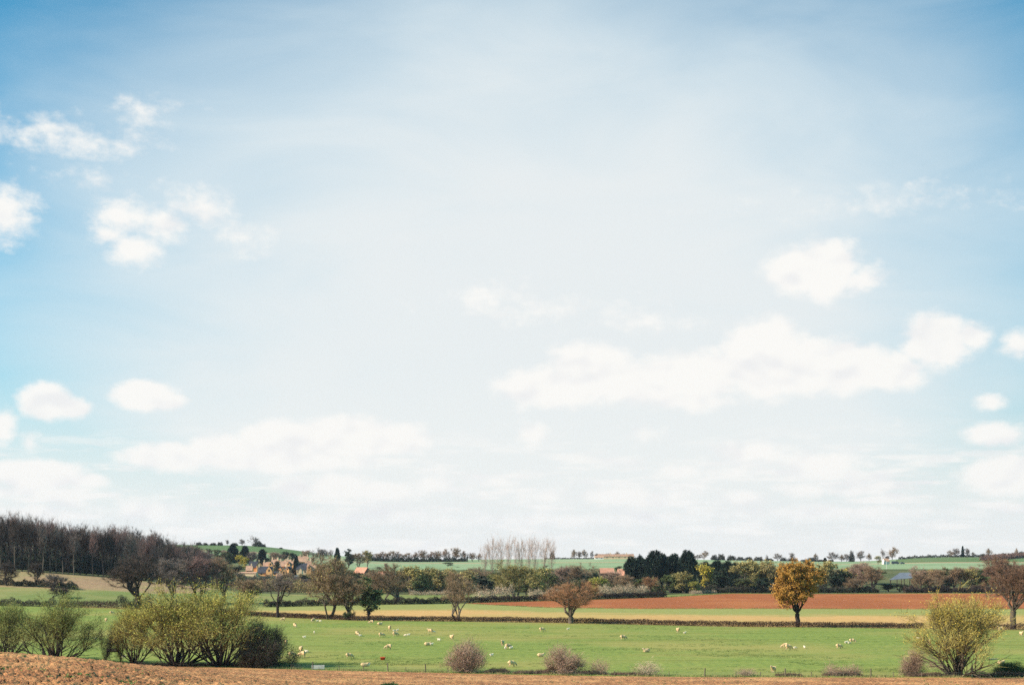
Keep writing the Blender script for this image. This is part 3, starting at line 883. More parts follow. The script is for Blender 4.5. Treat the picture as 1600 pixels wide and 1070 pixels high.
bramble(866, 197.5, 62, 1.5, 'dark reddish bramble clump at the foot of the second thorn bush', 61)
bramble(776, 198, 40, .9, 'low reddish bramble clump between the two thorn bushes', 62)
bramble(822, 197, 40, .45, 'flat reddish bramble strip joining the bramble clumps', 63)
bramble(925, 196, 50, .6, 'low dark bramble strip beyond the second thorn bush', 64)
bramble(985, 195, 60, .35, 'thin dark bramble strip running to the pale wispy shrub', 65)
bramble(1232, 194, 40, .35, 'thin reddish bramble strip below the orange oak', 66)
bramble(1316, 194.5, 60, .8, 'reddish bramble clump under the two low twiggy shrubs', 67)
bramble(1450, 193.5, 70, .5, 'brown bramble strip at the foot of the golden willow', 68)
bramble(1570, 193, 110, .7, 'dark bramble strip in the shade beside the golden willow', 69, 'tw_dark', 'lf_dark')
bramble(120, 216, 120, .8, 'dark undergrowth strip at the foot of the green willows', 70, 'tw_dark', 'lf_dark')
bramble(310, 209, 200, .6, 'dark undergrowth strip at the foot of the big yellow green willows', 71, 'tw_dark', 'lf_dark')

# ------------------------------------------------------------------ trees on the hedge line behind the sheep
HG = 'single trees on the field hedges behind the sheep'
plant('oak_tree', 'hero_darkoak', 216, 432, 868, 46, 'large dark spreading oak with bare crooked limbs beyond the pasture', 'oak tree', HG, 'bark_dark', 'tw_dark', None, 1.0)
plant('bare_tree', 'hero_bare', 434, 381, 894, 27, 'small dark bare tree with low limbs at the hedge beside the willows', 'tree', HG, 'bark_dark', 'tw_grey', None, .5)
plant('bare_tree', 'hero_twin', 514, 369, 869, 42, 'tallest brown many stemmed tree on the hedge below the village', 'tree', HG, 'bark', 'tw_brown', 'lf_olive', 2.0)
plant('bare_tree', 'round_c', 545, 366, 893, 36, 'broad brown tree on the hedge just beside the tallest many stemmed tree', 'tree', HG, 'bark', 'tw_brown', None, 3.0)
plant('ivied_tree', 'ivied_a', 576, 365, 903, 19, 'short dark ivy covered tree at the end of the brown hedge trees', 'tree', HG, 'bark_dark', 'tw_brown', 'lf_green', 1.0)
plant('ivied_tree', 'bush_a', 545, 364, 950, 9, 'small green ivy stump in the hedge under the broad brown tree', 'tree', HG, 'bark_dark', 'tw_dark', 'lf_green', 1.0)
plant('bare_tree', 'hero_multi', 716, 356, 893, 33, 'bare brown tree with several stems rising from the hedge', 'tree', HG, 'bark', 'tw_brown', None, .3)
plant('oak_tree', 'hero_spread', 892, 345, 909, 44, 'low wide spreading rusty brown oak with a short forked trunk', 'oak tree', HG, 'bark', 'tw_rust', None, 2.4)
plant('oak_tree', 'hero_oak', 1246, 327, 877, 38, 'orange leaved oak with a straight dark trunk at the hedge', 'oak tree', HG, 'bark_dark', 'tw_rust', 'lf_oak', 1.2)
plant('oak_tree', 'hero_redoak', 1583, 319, 873, 47, 'bare reddish brown oak with a slender trunk at the picture edge', 'oak tree', HG, 'bark', 'tw_redbrown', None, 0.2)
plant('bare_tree', 'hero_multi', 613, 484, 881, 39, 'brownish olive tree in the dark hedge behind the far green strip', 'tree', HG, 'bark', 'tw_brown', None, 2.2)
plant('bare_tree', 'round_b', 805, 540, 878, 33, 'large rounded olive brown tree behind the pale blossom hedge', 'tree', HG, 'bark', 'tw_olive', None, 1.2)
LG = 'bare trees beyond the dark spreading oak'
plant('bare_tree', 'round_a', 270, 470, 872, 32, 'grey brown bare tree just beside the dark spreading oak', 'tree', LG, 'bark_dark', 'tw_grey', None, 1)
plant('bare_tree', 'round_b', 312, 478, 866, 36, 'widest grey brown bare tree above the big yellow green willows', 'tree', LG, 'bark_dark', 'tw_wood', None, 2)
plant('bare_tree', 'round_c', 350, 486, 872, 30, 'brown bare tree between the widest grey one and the village', 'tree', LG, 'bark_dark', 'tw_brown', None, 3)
plant('bare_tree', 'round_a', 388, 470, 905, 28, 'low brown bare tree in front of the village cottages', 'tree', LG, 'bark_dark', 'tw_brown', None, 3)
plant('bare_tree', 'round_b', 12, 528, 876, 20, 'small dark bare tree in the hedge on the dry slope, cut by the frame', 'tree', LG, 'bark_dark', 'tw_dark', None, 3)
plant('bare_tree', 'round_a', 56, 527, 878, 14, 'small dark bare tree standing in the gap of the dry slope hedge', 'tree', LG, 'bark_dark', 'tw_dark', None, 4)
plant('bare_shrub', 'bush_b', 87, 524, 895, 17, 'rounded grey bare shrub at the end of the dry slope hedge', 'shrub', LG, 'bark_dark', 'tw_grey', None, 5)
plant('bare_shrub', 'bush_b', 92, 480, 916, 20, 'dark low shrub below the rounded grey one', 'shrub', LG, 'bark_dark', 'tw_dark', None, 6)

# ------------------------------------------------------------------ hedges
def hedge(name, pts, h, w, dens, m1, m2, label, group='field hedges', seed=1, top=.35, bl=.45, bw=.05, leafs=.16, kind=None, cat='hedge', step=None, foot=.0, gap=.0):
    """pts: list of (px, depth)"""
    rs = np.random.RandomState(seed)
    P = np.array([G0(*p) for p in pts]); P0 = P[0].copy()
    seg = np.linalg.norm(np.diff(P[:, :2], axis=0), axis=1); cum = np.concatenate([[0], np.cumsum(seg)]); Lt = cum[-1]
    n = int(Lt * dens)
    s = rs.rand(n) * Lt
    X = np.interp(s, cum, P[:, 0]); Y = np.interp(s, cum, P[:, 1])
    tx = np.interp(s + .5, cum, P[:, 0]) - X; ty = np.interp(s + .5, cum, P[:, 1]) - Y
    ln = np.hypot(tx, ty) + 1e-6; nx, ny = -ty / ln, tx / ln
    wob = 1 + top * (.5 * np.sin(s * .9 + seed) + .4 * np.sin(s * .37 + 2) + .35 * np.sin(s * 2.3))
    off = rs.uniform(-.5, .5, n) * w * (.8 + .2 * wob)
    X = X + nx * off; Y = Y + ny * off
    Z = H(X, Y) + rs.rand(n) ** .8 * h * wob.clip(.3, 1.6) * (1 - .35 * (np.abs(off) / (w * .5)) ** 2)
    if gap:
        keep = np.sin(s * .21 + seed * 3) + .6 * np.sin(s * .083) > -1 + gap
        X, Y, Z = X[keep], Y[keep], Z[keep]; n = len(X)
    Q = np.stack([X, Y, Z], -1) - P0
    V1, T1 = blades(rs, Q, unit(rs.normal(size=(n, 3)) * [.7, .7, .8] + [0, 0, .7]), bl * rs.uniform(.4, 1.3, n), bw)
    V2, T2 = clumps(rs, Q, leafs * rs.uniform(.5, 1.4, n))
    V, T, mi = joinm([(V1, T1, 0), (V2, T2, 1)])
    o = link(name, mesh(name, V, T, [M[m1], M[m2]], mi=mi), None, tuple(P0))
    tag(o, label, cat if kind is None else None, group if kind is None else None, kind)
    return o
hp = lambda a, c, st, f, off=0: [(x, f(x) + off) for x in list(range(a, c, st)) + [c]]
hedge('clipped_hedge', hp(392, 1445, 24, HG1, .6), 1.3, 1.5, 330, 'tw_hedge', 'tw_hedge', 'long low clipped brown hedge across the whole back of the sheep pasture', seed=2, top=.10, leafs=.17, bl=.3)
hedge('clipped_hedge', hp(1452, 1680, 24, HG1, .6), 1.35, 1.6, 260, 'tw_hedge', 'tw_hedge_dark', 'brown hedge continuing behind the golden willow to the reddish oak', seed=3, top=.2, leafs=.18, bl=.3)
hedge('field_hedge', [(92, 443), (120, 442), (150, 441), (184, 439)], 2.2, 1.6, 230, 'tw_purple', 'tw_purple', 'short purple brown hedge below the olive meadow by the dark spreading oak', seed=4, top=.12, leafs=.24)
hedge('field_hedge', [(-60, 449), (0, 447), (60, 445), (88, 443)], 2.0, 2.2, 200, 'tw_dark', 'tw_hedge_dark', 'dark hedge behind the green willows at the frame edge', seed=5, top=.4, leafs=.26)
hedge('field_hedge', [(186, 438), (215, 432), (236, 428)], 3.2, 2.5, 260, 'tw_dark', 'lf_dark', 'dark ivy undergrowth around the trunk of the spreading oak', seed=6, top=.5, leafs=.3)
hedge('field_hedge', [(236, 428), (300, 408), (345, 398), (392, 389)], 1.6, 1.8, 200, 'tw_dark', 'tw_hedge_dark', 'dark hedge seen through the big yellow green willows', seed=7, top=.4, leafs=.24)
hedge('tall_hedge', hp(412, 720, 22, HG2, .8), 2.1, 2.2, 260, 'tw_hedge_dark', 'tw_hedge_dark', 'dark hedge behind the far green strip, below the village', seed=8, top=.3, leafs=.28)
hedge('tall_hedge', hp(722, 1040, 22, HG2, 1.6), 2.2, 2.2, 260, 'tw_hedge_dark', 'tw_hedge_dark', 'dark hedge along the back edge of the red ploughed field', seed=9, top=.16, leafs=.28)
hedge('slope_hedge', [(-60, 533), (0, 531), (40, 529), (100, 525), (118, 518)], 2.3, 2.6, 260, 'tw_dark', 'lf_dark', 'dark hedge on the slope between the dry field and green meadow', seed=10, top=.45, leafs=.32)
hedge('skyline_hedge', [(x, 1490) for x in range(1404, 1640, 20)], 2.4, 4, 60, 'tw_dark', 'lf_dark', 'thin dark hedge along the skyline above the track field', seed=11, top=.5, leafs=.7, bl=.9, bw=.15)
hedge('skyline_hedge', [(x, 1345) for x in range(566, 746, 15)], 3.6, 6, 110, 'tw_dark', 'lf_dark', 'dark hedge under the skyline trees behind the first far green field', seed=12, top=.4, leafs=.8, bl=.9, bw=.15)
hedge('skyline_hedge', [(x, 1496) for x in range(850, 1010, 15)], 1.4, 3, 40, 'tw_dark', 'lf_dark', 'thin dark hedge along the top of the far green field by the pale farm', seed=13, top=.4, leafs=.6, bl=.8, bw=.15)
hedge('hill_hedge', [(1538, 1330), (1560, 1370), (1590, 1440), (1620, 1480)], 4.2, 10, 110, 'tw_redbrown', 'tw_wood', 'reddish overgrown hedge climbing the hill above the reddish oak', seed=14, top=.4, leafs=.8, bl=1.2, bw=.15)
hedge('hill_hedge', [(1100, 1075), (1130, 1078), (1160, 1082), (1185, 1085)], 2.0, 4, 70, 'tw_dark', 'lf_dark', 'dark hedge on the far green slope behind the conifers', seed=15, top=.3, leafs=.7, bl=.8, bw=.15)
hedge('village_scrub', [(368, 640), (420, 640), (480, 632), (540, 625), (610, 620)], 4.2, 8, 260, 'tw_brown', 'lf_olive', 'tangled brown scrub in front of the village behind the dark hedge', seed=18, top=.5, leafs=.4, bl=1.2, bw=.08)
hedge('village_scrub', [(372, 735), (420, 735), (480, 730), (560, 720)], 4.0, 8, 240, 'tw_grey', 'lf_dark', 'dark scrub right beneath the cottages', seed=19, top=.5, leafs=.45, bl=1.2, bw=.08)
# pale blossom / reed beds on top of the dark hedge
def reeds(pts, h, w, dens, seed):
    return hedge('reed_bed', pts, h, w, dens, 'reed', 'reed', None, seed=seed, top=.35, bl=1.0, bw=.09, leafs=.3, kind='stuff')
reeds([(742, 512), (770, 520), (800, 527)], 4.6, 3.0, 110, 21)
reeds([(826, 530), (850, 536), (880, 545)], 3.6, 2.5, 90, 22)
reeds([(935, 570), (975, 580), (1012, 588)], 4.4, 3.0, 110, 23)
reeds([(1080, 605), (1120, 628), (1150, 632)], 1.2, 2.0, 50, 24)
reeds([(640, 590), (680, 592), (730, 596)], 1.6, 3.0, 70, 25)

# grass fringes (uncountable)
def fringe(name, pts, h, w, dens, m, seed, bl=.35, bw=.05):
    rs = np.random.RandomState(seed)
    P = np.array([G0(*p) for p in pts])
    seg = np.linalg.norm(np.diff(P[:, :2], axis=0), axis=1); cum = np.concatenate([[0], np.cumsum(seg)])
    n = int(cum[-1] * dens); s = rs.rand(n) * cum[-1]
    X = np.interp(s, cum, P[:, 0]) + rs.normal(size=n) * w * .3; Y = np.interp(s, cum, P[:, 1]) + rs.normal(size=n) * w * .5
    cl = np.sin(s * 1.7 + seed) + np.sin(s * .61) + rs.normal(size=n) * .6 > -.2
    X, Y = X[cl], Y[cl]; n = len(X)
    Q = np.stack([X, Y, H(X, Y) - .03], -1)
    V, T = blades(rs, Q, unit(rs.normal(size=(n, 3)) * .35 + [0, 0, 1]), h * rs.uniform(.4, 1.3, n), bw)
    o = link(name, mesh(name, V, T, [M[m]])); tag(o, kind='stuff')
fringe('dry_grass', hp(392, 1680, 24, HG1, -.5), .40, 1.1, 26, 'dry_grass', 31)
fringe('dry_grass', hp(420, 1680, 24, E1, .9), .40, 1.4, 60, 'dry_grass', 32)
fringe('rough_grass', hp(-60, 1680, 24, E1, 1.6), .35, 1.8, 60, 'green_grass', 33)
fringe('rough_grass', hp(720, 1680, 24, RN, 0), .35, 1.8, 45, 'green_grass', 34, bw=.08)
fringe('rough_grass', hp(1046, 1680, 24, lambda x: HG2(x), 1.5), .5, 3, 40, 'green_grass', 35, bw=.1)
# weeds on the bare soil
rs = np.random.RandomState(77)
n = 5200
u_ = rs.uniform(-120, 1700, n); d_ = rs.uniform(55, 198, n)
X = (u_ - 800) / F * d_; keep = noise2(X, d_, 12, .35) > .45
X, d_ = X[keep], d_[keep]; k = len(X)
idx = np.repeat(np.arange(k), 7)
Q = np.stack([X[idx] + rs.normal(size=len(idx)) * .12, d_[idx] + rs.normal(size=len(idx)) * .12, np.zeros(len(idx))], -1); Q[:, 2] = H(Q[:, 0], Q[:, 1]) + .05
V, T = clumps(rs, Q, rs.uniform(.07, .2, len(idx)))
tag(link('weeds', mesh('weeds', V, T, [M['green_grass']])), kind='stuff')
# tussocks and bare scrapes of the grazed pasture
rs = np.random.RandomState(78)
n = 26000
d_ = 1 / rs.uniform(1 / 345, 1 / 200, n); u_ = rs.uniform(-80, 1680, n)
X = (u_ - 800) / F * d_
keep = (noise2(X * .5, d_, 14, .22) + .5 * noise2(X, d_, 15, 1.1) > .55) & (d_ > E1(u_) + 3)
X, d_ = X[keep], d_[keep]; k = len(X)
idx = np.repeat(np.arange(k), 9)
Q = np.stack([X[idx] + rs.normal(size=len(idx)) * .22, d_[idx] + rs.normal(size=len(idx)) * .22, np.zeros(len(idx))], -1); Q[:, 2] = H(Q[:, 0], Q[:, 1]) - .02
V, T = blades(rs, Q, unit(rs.normal(size=(len(idx), 3)) * .5 + [0, 0, 1]), .22 * rs.uniform(.4, 1.4, len(idx)), .045)
tag(link('grass_tussocks', mesh('grass_tussocks', V, T, [M['green_grass']])), kind='stuff')
# a green leafy plant right at the lower edge of the frame
loc = G0(610, 128); loc = (loc[0], loc[1], loc[2])
o = link('leafy_plant', tuft_mesh('leafy_plant', 81, 1.9, .9, .55, 900, 'weed', 'weed', bl=.3, bw=.05, leaf=1, leafs=.16), None, loc)
tag(o, 'bright green leafy plant growing on the bare soil at the lower frame edge', 'plant')

# ------------------------------------------------------------------ poplar wood on the left hill
ORD = ['first', 'second', 'third', 'fourth', 'fifth', 'sixth', 'seventh', 'eighth', 'ninth', 'tenth', 'eleventh', 'twelfth', 'thirteenth', 'fourteenth', 'fifteenth', 'sixteenth', 'seventeenth', 'eighteenth', 'nineteenth', 'twentieth',
       'twenty-first', 'twenty-second', 'twenty-third', 'twenty-fourth', 'twenty-fifth', 'twenty-sixth', 'twenty-seventh', 'twenty-eighth', 'twenty-ninth', 'thirtieth'] + ['thirty-' + w for w in 'first second third fourth fifth sixth seventh eighth ninth'.split()] + ['fortieth', 'forty-first', 'forty-second']
wt = curve([-60, 0, 30, 60, 95, 105, 150, 200, 240, 262, 300, 330], [802, 804, 801, 806, 812, 820, 817, 822, 832, 838, 848, 856])
wb = curve([-60, 0, 170, 240, 330], [604, 606, 612, 640, 690])
rnd = random.Random(3)
for row in range(4):
    x = -30 + row * 3; k = 0
    while x < (322 if row else 300):
        D = float(wb(x)) + row * 26 + rnd.uniform(-4, 4)
        tp = float(wt(x)) + rnd.uniform(-3, 9) + (0 if row > 1 else 3)
        lab = f'tall bare poplar, {ORD[k]} from the frame edge in {("the front row", "the second row", "the third row", "the hindmost row")[row]} of the dark wood'
        plant('poplar_tree', ('tall_a', 'poplar_a', 'tall_c', 'poplar_b')[rnd.randrange(4)], x, D, tp, rnd.uniform(9, 13), lab, 'poplar', 'poplars of the dark wood on the hillside',
              ('bark', 'bark_dark', 'bark_dark')[rnd.randrange(3)], ('tw_wood', 'tw_wood', 'tw_dark', 'tw_grey')[rnd.randrange(4)])
        x += rnd.uniform(8.2, 11.8); k += 1
# undergrowth inside the wood: one dark mass
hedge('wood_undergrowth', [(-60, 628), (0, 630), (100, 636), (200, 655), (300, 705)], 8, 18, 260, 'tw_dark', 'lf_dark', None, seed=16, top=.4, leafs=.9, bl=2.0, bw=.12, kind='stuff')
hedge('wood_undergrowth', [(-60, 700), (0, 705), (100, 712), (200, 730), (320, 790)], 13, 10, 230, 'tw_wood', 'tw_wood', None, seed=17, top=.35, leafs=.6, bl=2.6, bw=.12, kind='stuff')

# ------------------------------------------------------------------ tree belt, village trees, skyline trees
# (px, top row, half width px, depth, template, bark, twig, leaf, colour words)
BELT = [
 (588, 893, 15, 610, 'round_b', 'bark', 'tw_pink', None, 'pinkish brown'),
 (640, 886, 19, 612, 'leafy_a', 'bark', 'tw_olive', 'lf_olive', 'olive yellow'),
 (664, 888, 18, 618, 'leafy_b', 'bark', 'tw_olive', 'lf_olive', 'olive'),
 (657, 902, 10, 608, 'ivied_a', 'bark_dark', 'tw_dark', 'lf_green', 'low green'),
 (690, 893, 17, 640, 'leafy_c', 'bark', 'tw_brown', 'lf_olive', 'brown and olive'),
 (712, 897, 14, 650, 'round_a', 'bark', 'tw_brown', None, 'brown'),
 (735, 893, 18, 630, 'leafy_a', 'bark', 'tw_brown', 'lf_olive', 'olive brown'),
 (757, 902, 14, 620, 'ivied_a', 'bark_dark', 'tw_dark', 'lf_dark', 'dark green'),
 (752, 886, 15, 660, 'open_a', 'bark_pale', 'tw_brown', None, 'open brown'),
 (778, 900, 13, 640, 'leafy_b', 'bark', 'tw_green', 'lf_green', 'green'),
 (838, 888, 18, 600, 'leafy_b', 'bark', 'tw_green', 'lf_olive', 'yellow green'),
 (858, 898, 14, 610, 'leafy_a', 'bark_dark', 'tw_dark', 'lf_green', 'deep green'),
 (822, 905, 12, 600, 'leafy_c', 'bark_dark', 'tw_dark', 'lf_green', 'low deep green'),
 (874, 886, 17, 640, 'round_c', 'bark', 'tw_pink', None, 'pinkish'),
 (897, 884, 16, 650, 'round_a', 'bark', 'tw_brown', None, 'brown'),
 (915, 880, 20, 660, 'open_b', 'bark', 'tw_brown', None, 'wide open brown'),
 (921, 897, 13, 625, 'ivied_a', 'bark_dark', 'tw_dark', 'lf_dark', 'dark ivied'),
 (938, 903, 14, 606, 'leafy_b', 'bark', 'tw_olive', 'lf_willow', 'small round yellow green'),
 (958, 892, 16, 640, 'round_b', 'bark', 'tw_pink', None, 'pinkish brown'),
 (980, 900, 18, 615, 'round_c', 'bark', 'tw_brown', None, 'low brown'),
 (1000, 906, 10, 612, 'leafy_c', 'bark_dark', 'tw_dark', 'lf_green', 'low dark'),
 (1016, 903, 13, 605, 'round_a', 'bark', 'tw_rust', None, 'small rusty'),
 (1047, 900, 13, 625, 'leafy_a', 'bark_dark', 'tw_green', 'lf_green', 'green'),
 (1070, 895, 16, 620, 'leafy_b', 'bark', 'tw_olive', 'lf_olive', 'pale olive'),
 (1086, 910, 10, 615, 'leafy_a', 'bark', 'tw_olive', 'lf_willow', 'low yellowish'),
 (1092, 882, 8, 680, 'tall_a', 'bark', 'tw_brown', None, 'narrow brown'),
 (1106, 883, 13, 650, 'leafy_b', 'bark', 'tw_olive', 'lf_yellow', 'bright yellow topped'),
 (1121, 890, 14, 640, 'ivied_a', 'bark_dark', 'tw_dark', 'lf_dark', 'dark brown'),
 (1165, 878, 18, 640, 'leafy_a', 'bark', 'tw_olive', 'lf_olive', 'pale olive yellow'),
 (1184, 877, 18, 650, 'leafy_c', 'bark', 'tw_olive', 'lf_olive', 'tall olive'),
 (1203, 881, 15, 640, 'leafy_b', 'bark', 'tw_brown', 'lf_olive', 'brownish olive'),
 (1163, 905, 12, 628, 'leafy_c', 'bark_dark', 'tw_dark', 'lf_green', 'low green'),
 (1188, 905, 13, 632, 'ivied_a', 'bark_dark', 'tw_dark', 'lf_dark', 'low dark'),
 (1218, 888, 13, 650, 'ivied_a', 'bark_dark', 'tw_dark', 'lf_dark', 'dark ivied'),
 (1240, 884, 16, 650, 'leafy_a', 'bark', 'tw_olive', 'lf_olive', 'olive'),
 (1268, 885, 15, 650, 'leafy_b', 'bark', 'tw_olive', 'lf_olive', 'olive grey'),
 (1290, 879, 18, 650, 'leafy_c', 'bark', 'tw_olive', 'lf_olive', 'tall pale olive'),
 (1302, 893, 14, 640, 'ivied_a', 'bark_dark', 'tw_grey', 'lf_dark', 'ivied grey'),
 (1316, 895, 11, 645, 'ivied_a', 'bark_dark', 'tw_grey', 'lf_green', 'ivied green'),
 (1327, 890, 12, 655, 'leafy_b', 'bark', 'tw_olive', 'lf_yellow', 'yellow topped'),
 (1336, 904, 13, 630, 'round_b', 'bark_pale', 'tw_brown', None, 'low tan'),
 (1347, 880, 20, 650, 'round_c', 'bark', 'tw_pink', None, 'tall pinkish brown'),
 (1364, 886, 16, 640, 'round_a', 'bark_dark', 'tw_brown', None, 'dark brown'),
 (1388, 914, 9, 640, 'leafy_c', 'bark_dark', 'tw_dark', 'lf_dark', 'low dark'),
 (1406, 914, 13, 640, 'leafy_a', 'bark_dark', 'tw_dark', 'lf_dark', 'low wide dark'),
 (1432, 884, 11, 640, 'open_a', 'bark', 'tw_pink', None, 'open pinkish'),
 (1436, 896, 10, 630, 'round_b', 'bark', 'tw_brown', None, 'low brown'),
 (1452, 903, 12, 630, 'round_a', 'bark', 'tw_brown', None, 'low tan brown'),
 (1464, 888, 12, 640, 'round_b', 'bark_dark', 'tw_brown', None, 'brown'),
 (1477, 890, 11, 645, 'ivied_a', 'bark_dark', 'tw_brown', 'lf_green', 'part ivied'),
 (1490, 887, 12, 640, 'round_c', 'bark_dark', 'tw_brown', None, 'dense brown'),
 (1503, 889, 11, 645, 'tall_b', 'bark_pale', 'tw_brown', 'lf_olive', 'narrow'),
 (1516, 890, 13, 640, 'leafy_a', 'bark', 'tw_olive', 'lf_olive', 'olive green'),
 (1530, 893, 12, 640, 'ivied_a', 'bark_dark', 'tw_dark', 'lf_green', 'green ivied'),
 (1543, 885, 15, 650, 'round_c', 'bark', 'tw_redbrown', None, 'reddish'),
 (1560, 874, 22, 660, 'round_a', 'bark', 'tw_redbrown', None, 'tall reddish'),
 (1590, 880, 20, 660, 'round_b', 'bark', 'tw_redbrown', None, 'reddish brown'),
]
LM = [(590, 'the pink roofed barn'), (715, 'the many stemmed tree'), (805, 'the rounded olive tree'), (893, 'the spreading rusty oak'), (1030, 'the black conifers'), (1246, 'the orange oak'), (1400, 'the grey barn'), (1497, 'the golden willow'), (1583, 'the reddish bare oak')]
used = {}
def near_label(words, thing, px, where):
    j = min(range(len(LM)), key=lambda i: abs(LM[i][0] - px))
    side = 'left' if px < LM[j][0] else 'right'
    base = (words, side, j)
    return words, side, LM[j][1], j
cnts = {}
def auto_series(items, thing, where):
    """items: (px, words). gives 'words thing where, Nth left/right of landmark' counted outwards"""
    out = {}
    buckets = {}
    for i, (px, w) in enumerate(items):
        _, side, lm, j = near_label(w, thing, px, where)
        buckets.setdefault((j, side), []).append((abs(px - LM[j][0]), i))
    for (j, side), L in buckets.items():
        for k, (_, i) in enumerate(sorted(L)):
            out[i] = f'{items[i][1]} {thing} {where}, {ORD[k]} {side} of {LM[j][1]}'
    return out
lab = auto_series([(t[0], t[8]) for t in BELT], 'tree', 'in the far belt')
for i, (px, top, hw, D, key, bk, twg, lf, w) in enumerate(BELT):
    plant('belt_tree', key, px, D, top - 2, hw * 1.2, lab[i], 'tree', 'trees of the belt beyond the red ploughed field', bk, twg, lf)
# low scrub closing the foot of the belt
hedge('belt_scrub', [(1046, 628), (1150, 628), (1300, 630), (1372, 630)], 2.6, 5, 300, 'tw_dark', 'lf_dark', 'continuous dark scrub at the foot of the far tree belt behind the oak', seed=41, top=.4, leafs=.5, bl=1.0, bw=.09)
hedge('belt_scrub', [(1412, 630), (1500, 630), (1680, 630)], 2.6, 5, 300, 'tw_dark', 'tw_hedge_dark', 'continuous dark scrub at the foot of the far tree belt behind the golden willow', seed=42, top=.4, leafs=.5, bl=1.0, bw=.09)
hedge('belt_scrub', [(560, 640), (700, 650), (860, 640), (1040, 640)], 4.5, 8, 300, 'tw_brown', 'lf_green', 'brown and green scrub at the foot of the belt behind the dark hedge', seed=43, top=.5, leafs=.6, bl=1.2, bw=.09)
# black conifers
CG = 'black evergreens towering over the far tree belt'
for (px, top, hw, D, key, l) in [
    (986, 870, 12, 690, 'conifer_b', 'black evergreen at the outer end, lowest of the tall ones, nearest the spreading rusty oak'),
    (1000, 868, 9, 700, 'conifer_b', 'narrow black evergreen squeezed against the outermost one'),
    (1024, 861, 19, 680, 'conifer_a', 'broadest black evergreen, with a rounded top, in the middle of the tall ones'),
    (1036, 866, 12, 690, 'conifer_b', 'black evergreen forming the shoulder of the broadest one'),
    (1053, 866, 14, 690, 'conifer_a', 'shorter black evergreen in the dip between the two broad ones'),
    (1074, 861, 17, 680, 'conifer_a', 'second broad black evergreen, nearest the yellow topped tree'),
    (1102, 878, 12, 720, 'conifer_b', 'lower dark evergreen behind the yellow topped tree'),
    (1120, 876, 13, 720, 'conifer_a', 'lower dark evergreen, middle of the row behind the yellow topped tree'),
    (1137, 877, 13, 700, 'conifer_b', 'lower dark evergreen, next to last of its row'),
    (1148, 879, 8, 690, 'conifer_b', 'narrow dark evergreen ending its row beside the olive trees')]:
    plant('evergreen_tree', key, px, D, top, hw, l, 'evergreen', CG, 'bark_dark', 'tw_dark', 'lf_conifer')
# pale bare poplars over the belt
PG = 'pale bare poplars standing above the far tree belt'
for k, (px, top, hw) in enumerate([(757, 846, 8), (770, 838, 8), (783, 837, 8), (795, 836, 8), (806, 838, 6), (815, 842, 6), (826, 837, 8), (837, 838, 8), (850, 837, 9), (861, 842, 7)]):
    plant('poplar_tree', ('poplar_a', 'poplar_b')[k % 2], px, 800 + (k * 37) % 50, top - 1, hw * 1.55, f'tall pale bare poplar above the belt, {ORD[k]} of ten counted from the village side', 'poplar', PG, 'bark_pale', 'tw_brown' if px == 815 else 'tw_pale', None)
# second line of trees further back in the belt
B2 = []
rnd = random.Random(11)
x = 570
while x < 1600:
    if not (975 < x < 1090 or 1375 < x < 1425 or 940 < x < 975):
        tp = rnd.uniform(886, 896); B2.append((x, tp, rnd.uniform(10, 15), rnd.uniform(700, 780), *rnd.choice([('round_a', 'bark', 'tw_brown', None, 'brown'), ('round_c', 'bark', 'tw_pink', None, 'pinkish'), ('leafy_b', 'bark', 'tw_olive', 'lf_olive', 'olive'), ('leafy_c', 'bark_dark', 'tw_dark', 'lf_green', 'dark green'), ('open_b', 'bark', 'tw_grey', None, 'greyish')])))
    x += rnd.uniform(14, 24)
lab = auto_series([(t[0], t[8]) for t in B2], 'tree', 'behind the front belt')
for i, (px, top, hw, D, key, bk, twg, lf, w) in enumerate(B2):
    plant('belt_tree', key, px, D, top - 2, hw * 1.25, lab[i], 'tree', 'second line of trees behind the belt', bk, twg, lf)

# trees between the village and the dark hedge
V2 = []
rnd = random.Random(21)
for row, (D0, t0) in enumerate(((655, 902), (720, 897))):
    x = 372 + row * 9
    while x < 606:
        if not (row == 1 and 402 < x < 430):
            V2.append((x, t0 + rnd.uniform(-3, 5) + (4 if x < 430 else 0), rnd.uniform(10, 15), D0 + rnd.uniform(-15, 20), *rnd.choice([('round_a', 'bark', 'tw_brown', None, 'brown'), ('round_c', 'bark', 'tw_grey', None, 'greyish'), ('leafy_b', 'bark', 'tw_brown', 'lf_olive', 'olive brown'), ('ivied_a', 'bark_dark', 'tw_dark', 'lf_dark', 'dark'), ('round_b', 'bark', 'tw_rust', None, 'rusty')])))
        x += rnd.uniform(13, 20)
LM_, LM = LM, [(434, 'the small dark bare tree'), (514, 'the tallest hedge tree'), (566, 'the pink roofed barn')]
lab = auto_series([(t[0], t[4 + 4]) for t in V2], 'tree', 'below the village')
LM = LM_
for i, (px, top, hw, D, key, bk, twg, lf, w) in enumerate(V2):
    plant('bare_tree', key, px, D, top, hw, lab[i], 'tree', 'trees between the village and the dark hedge', bk, twg, lf)

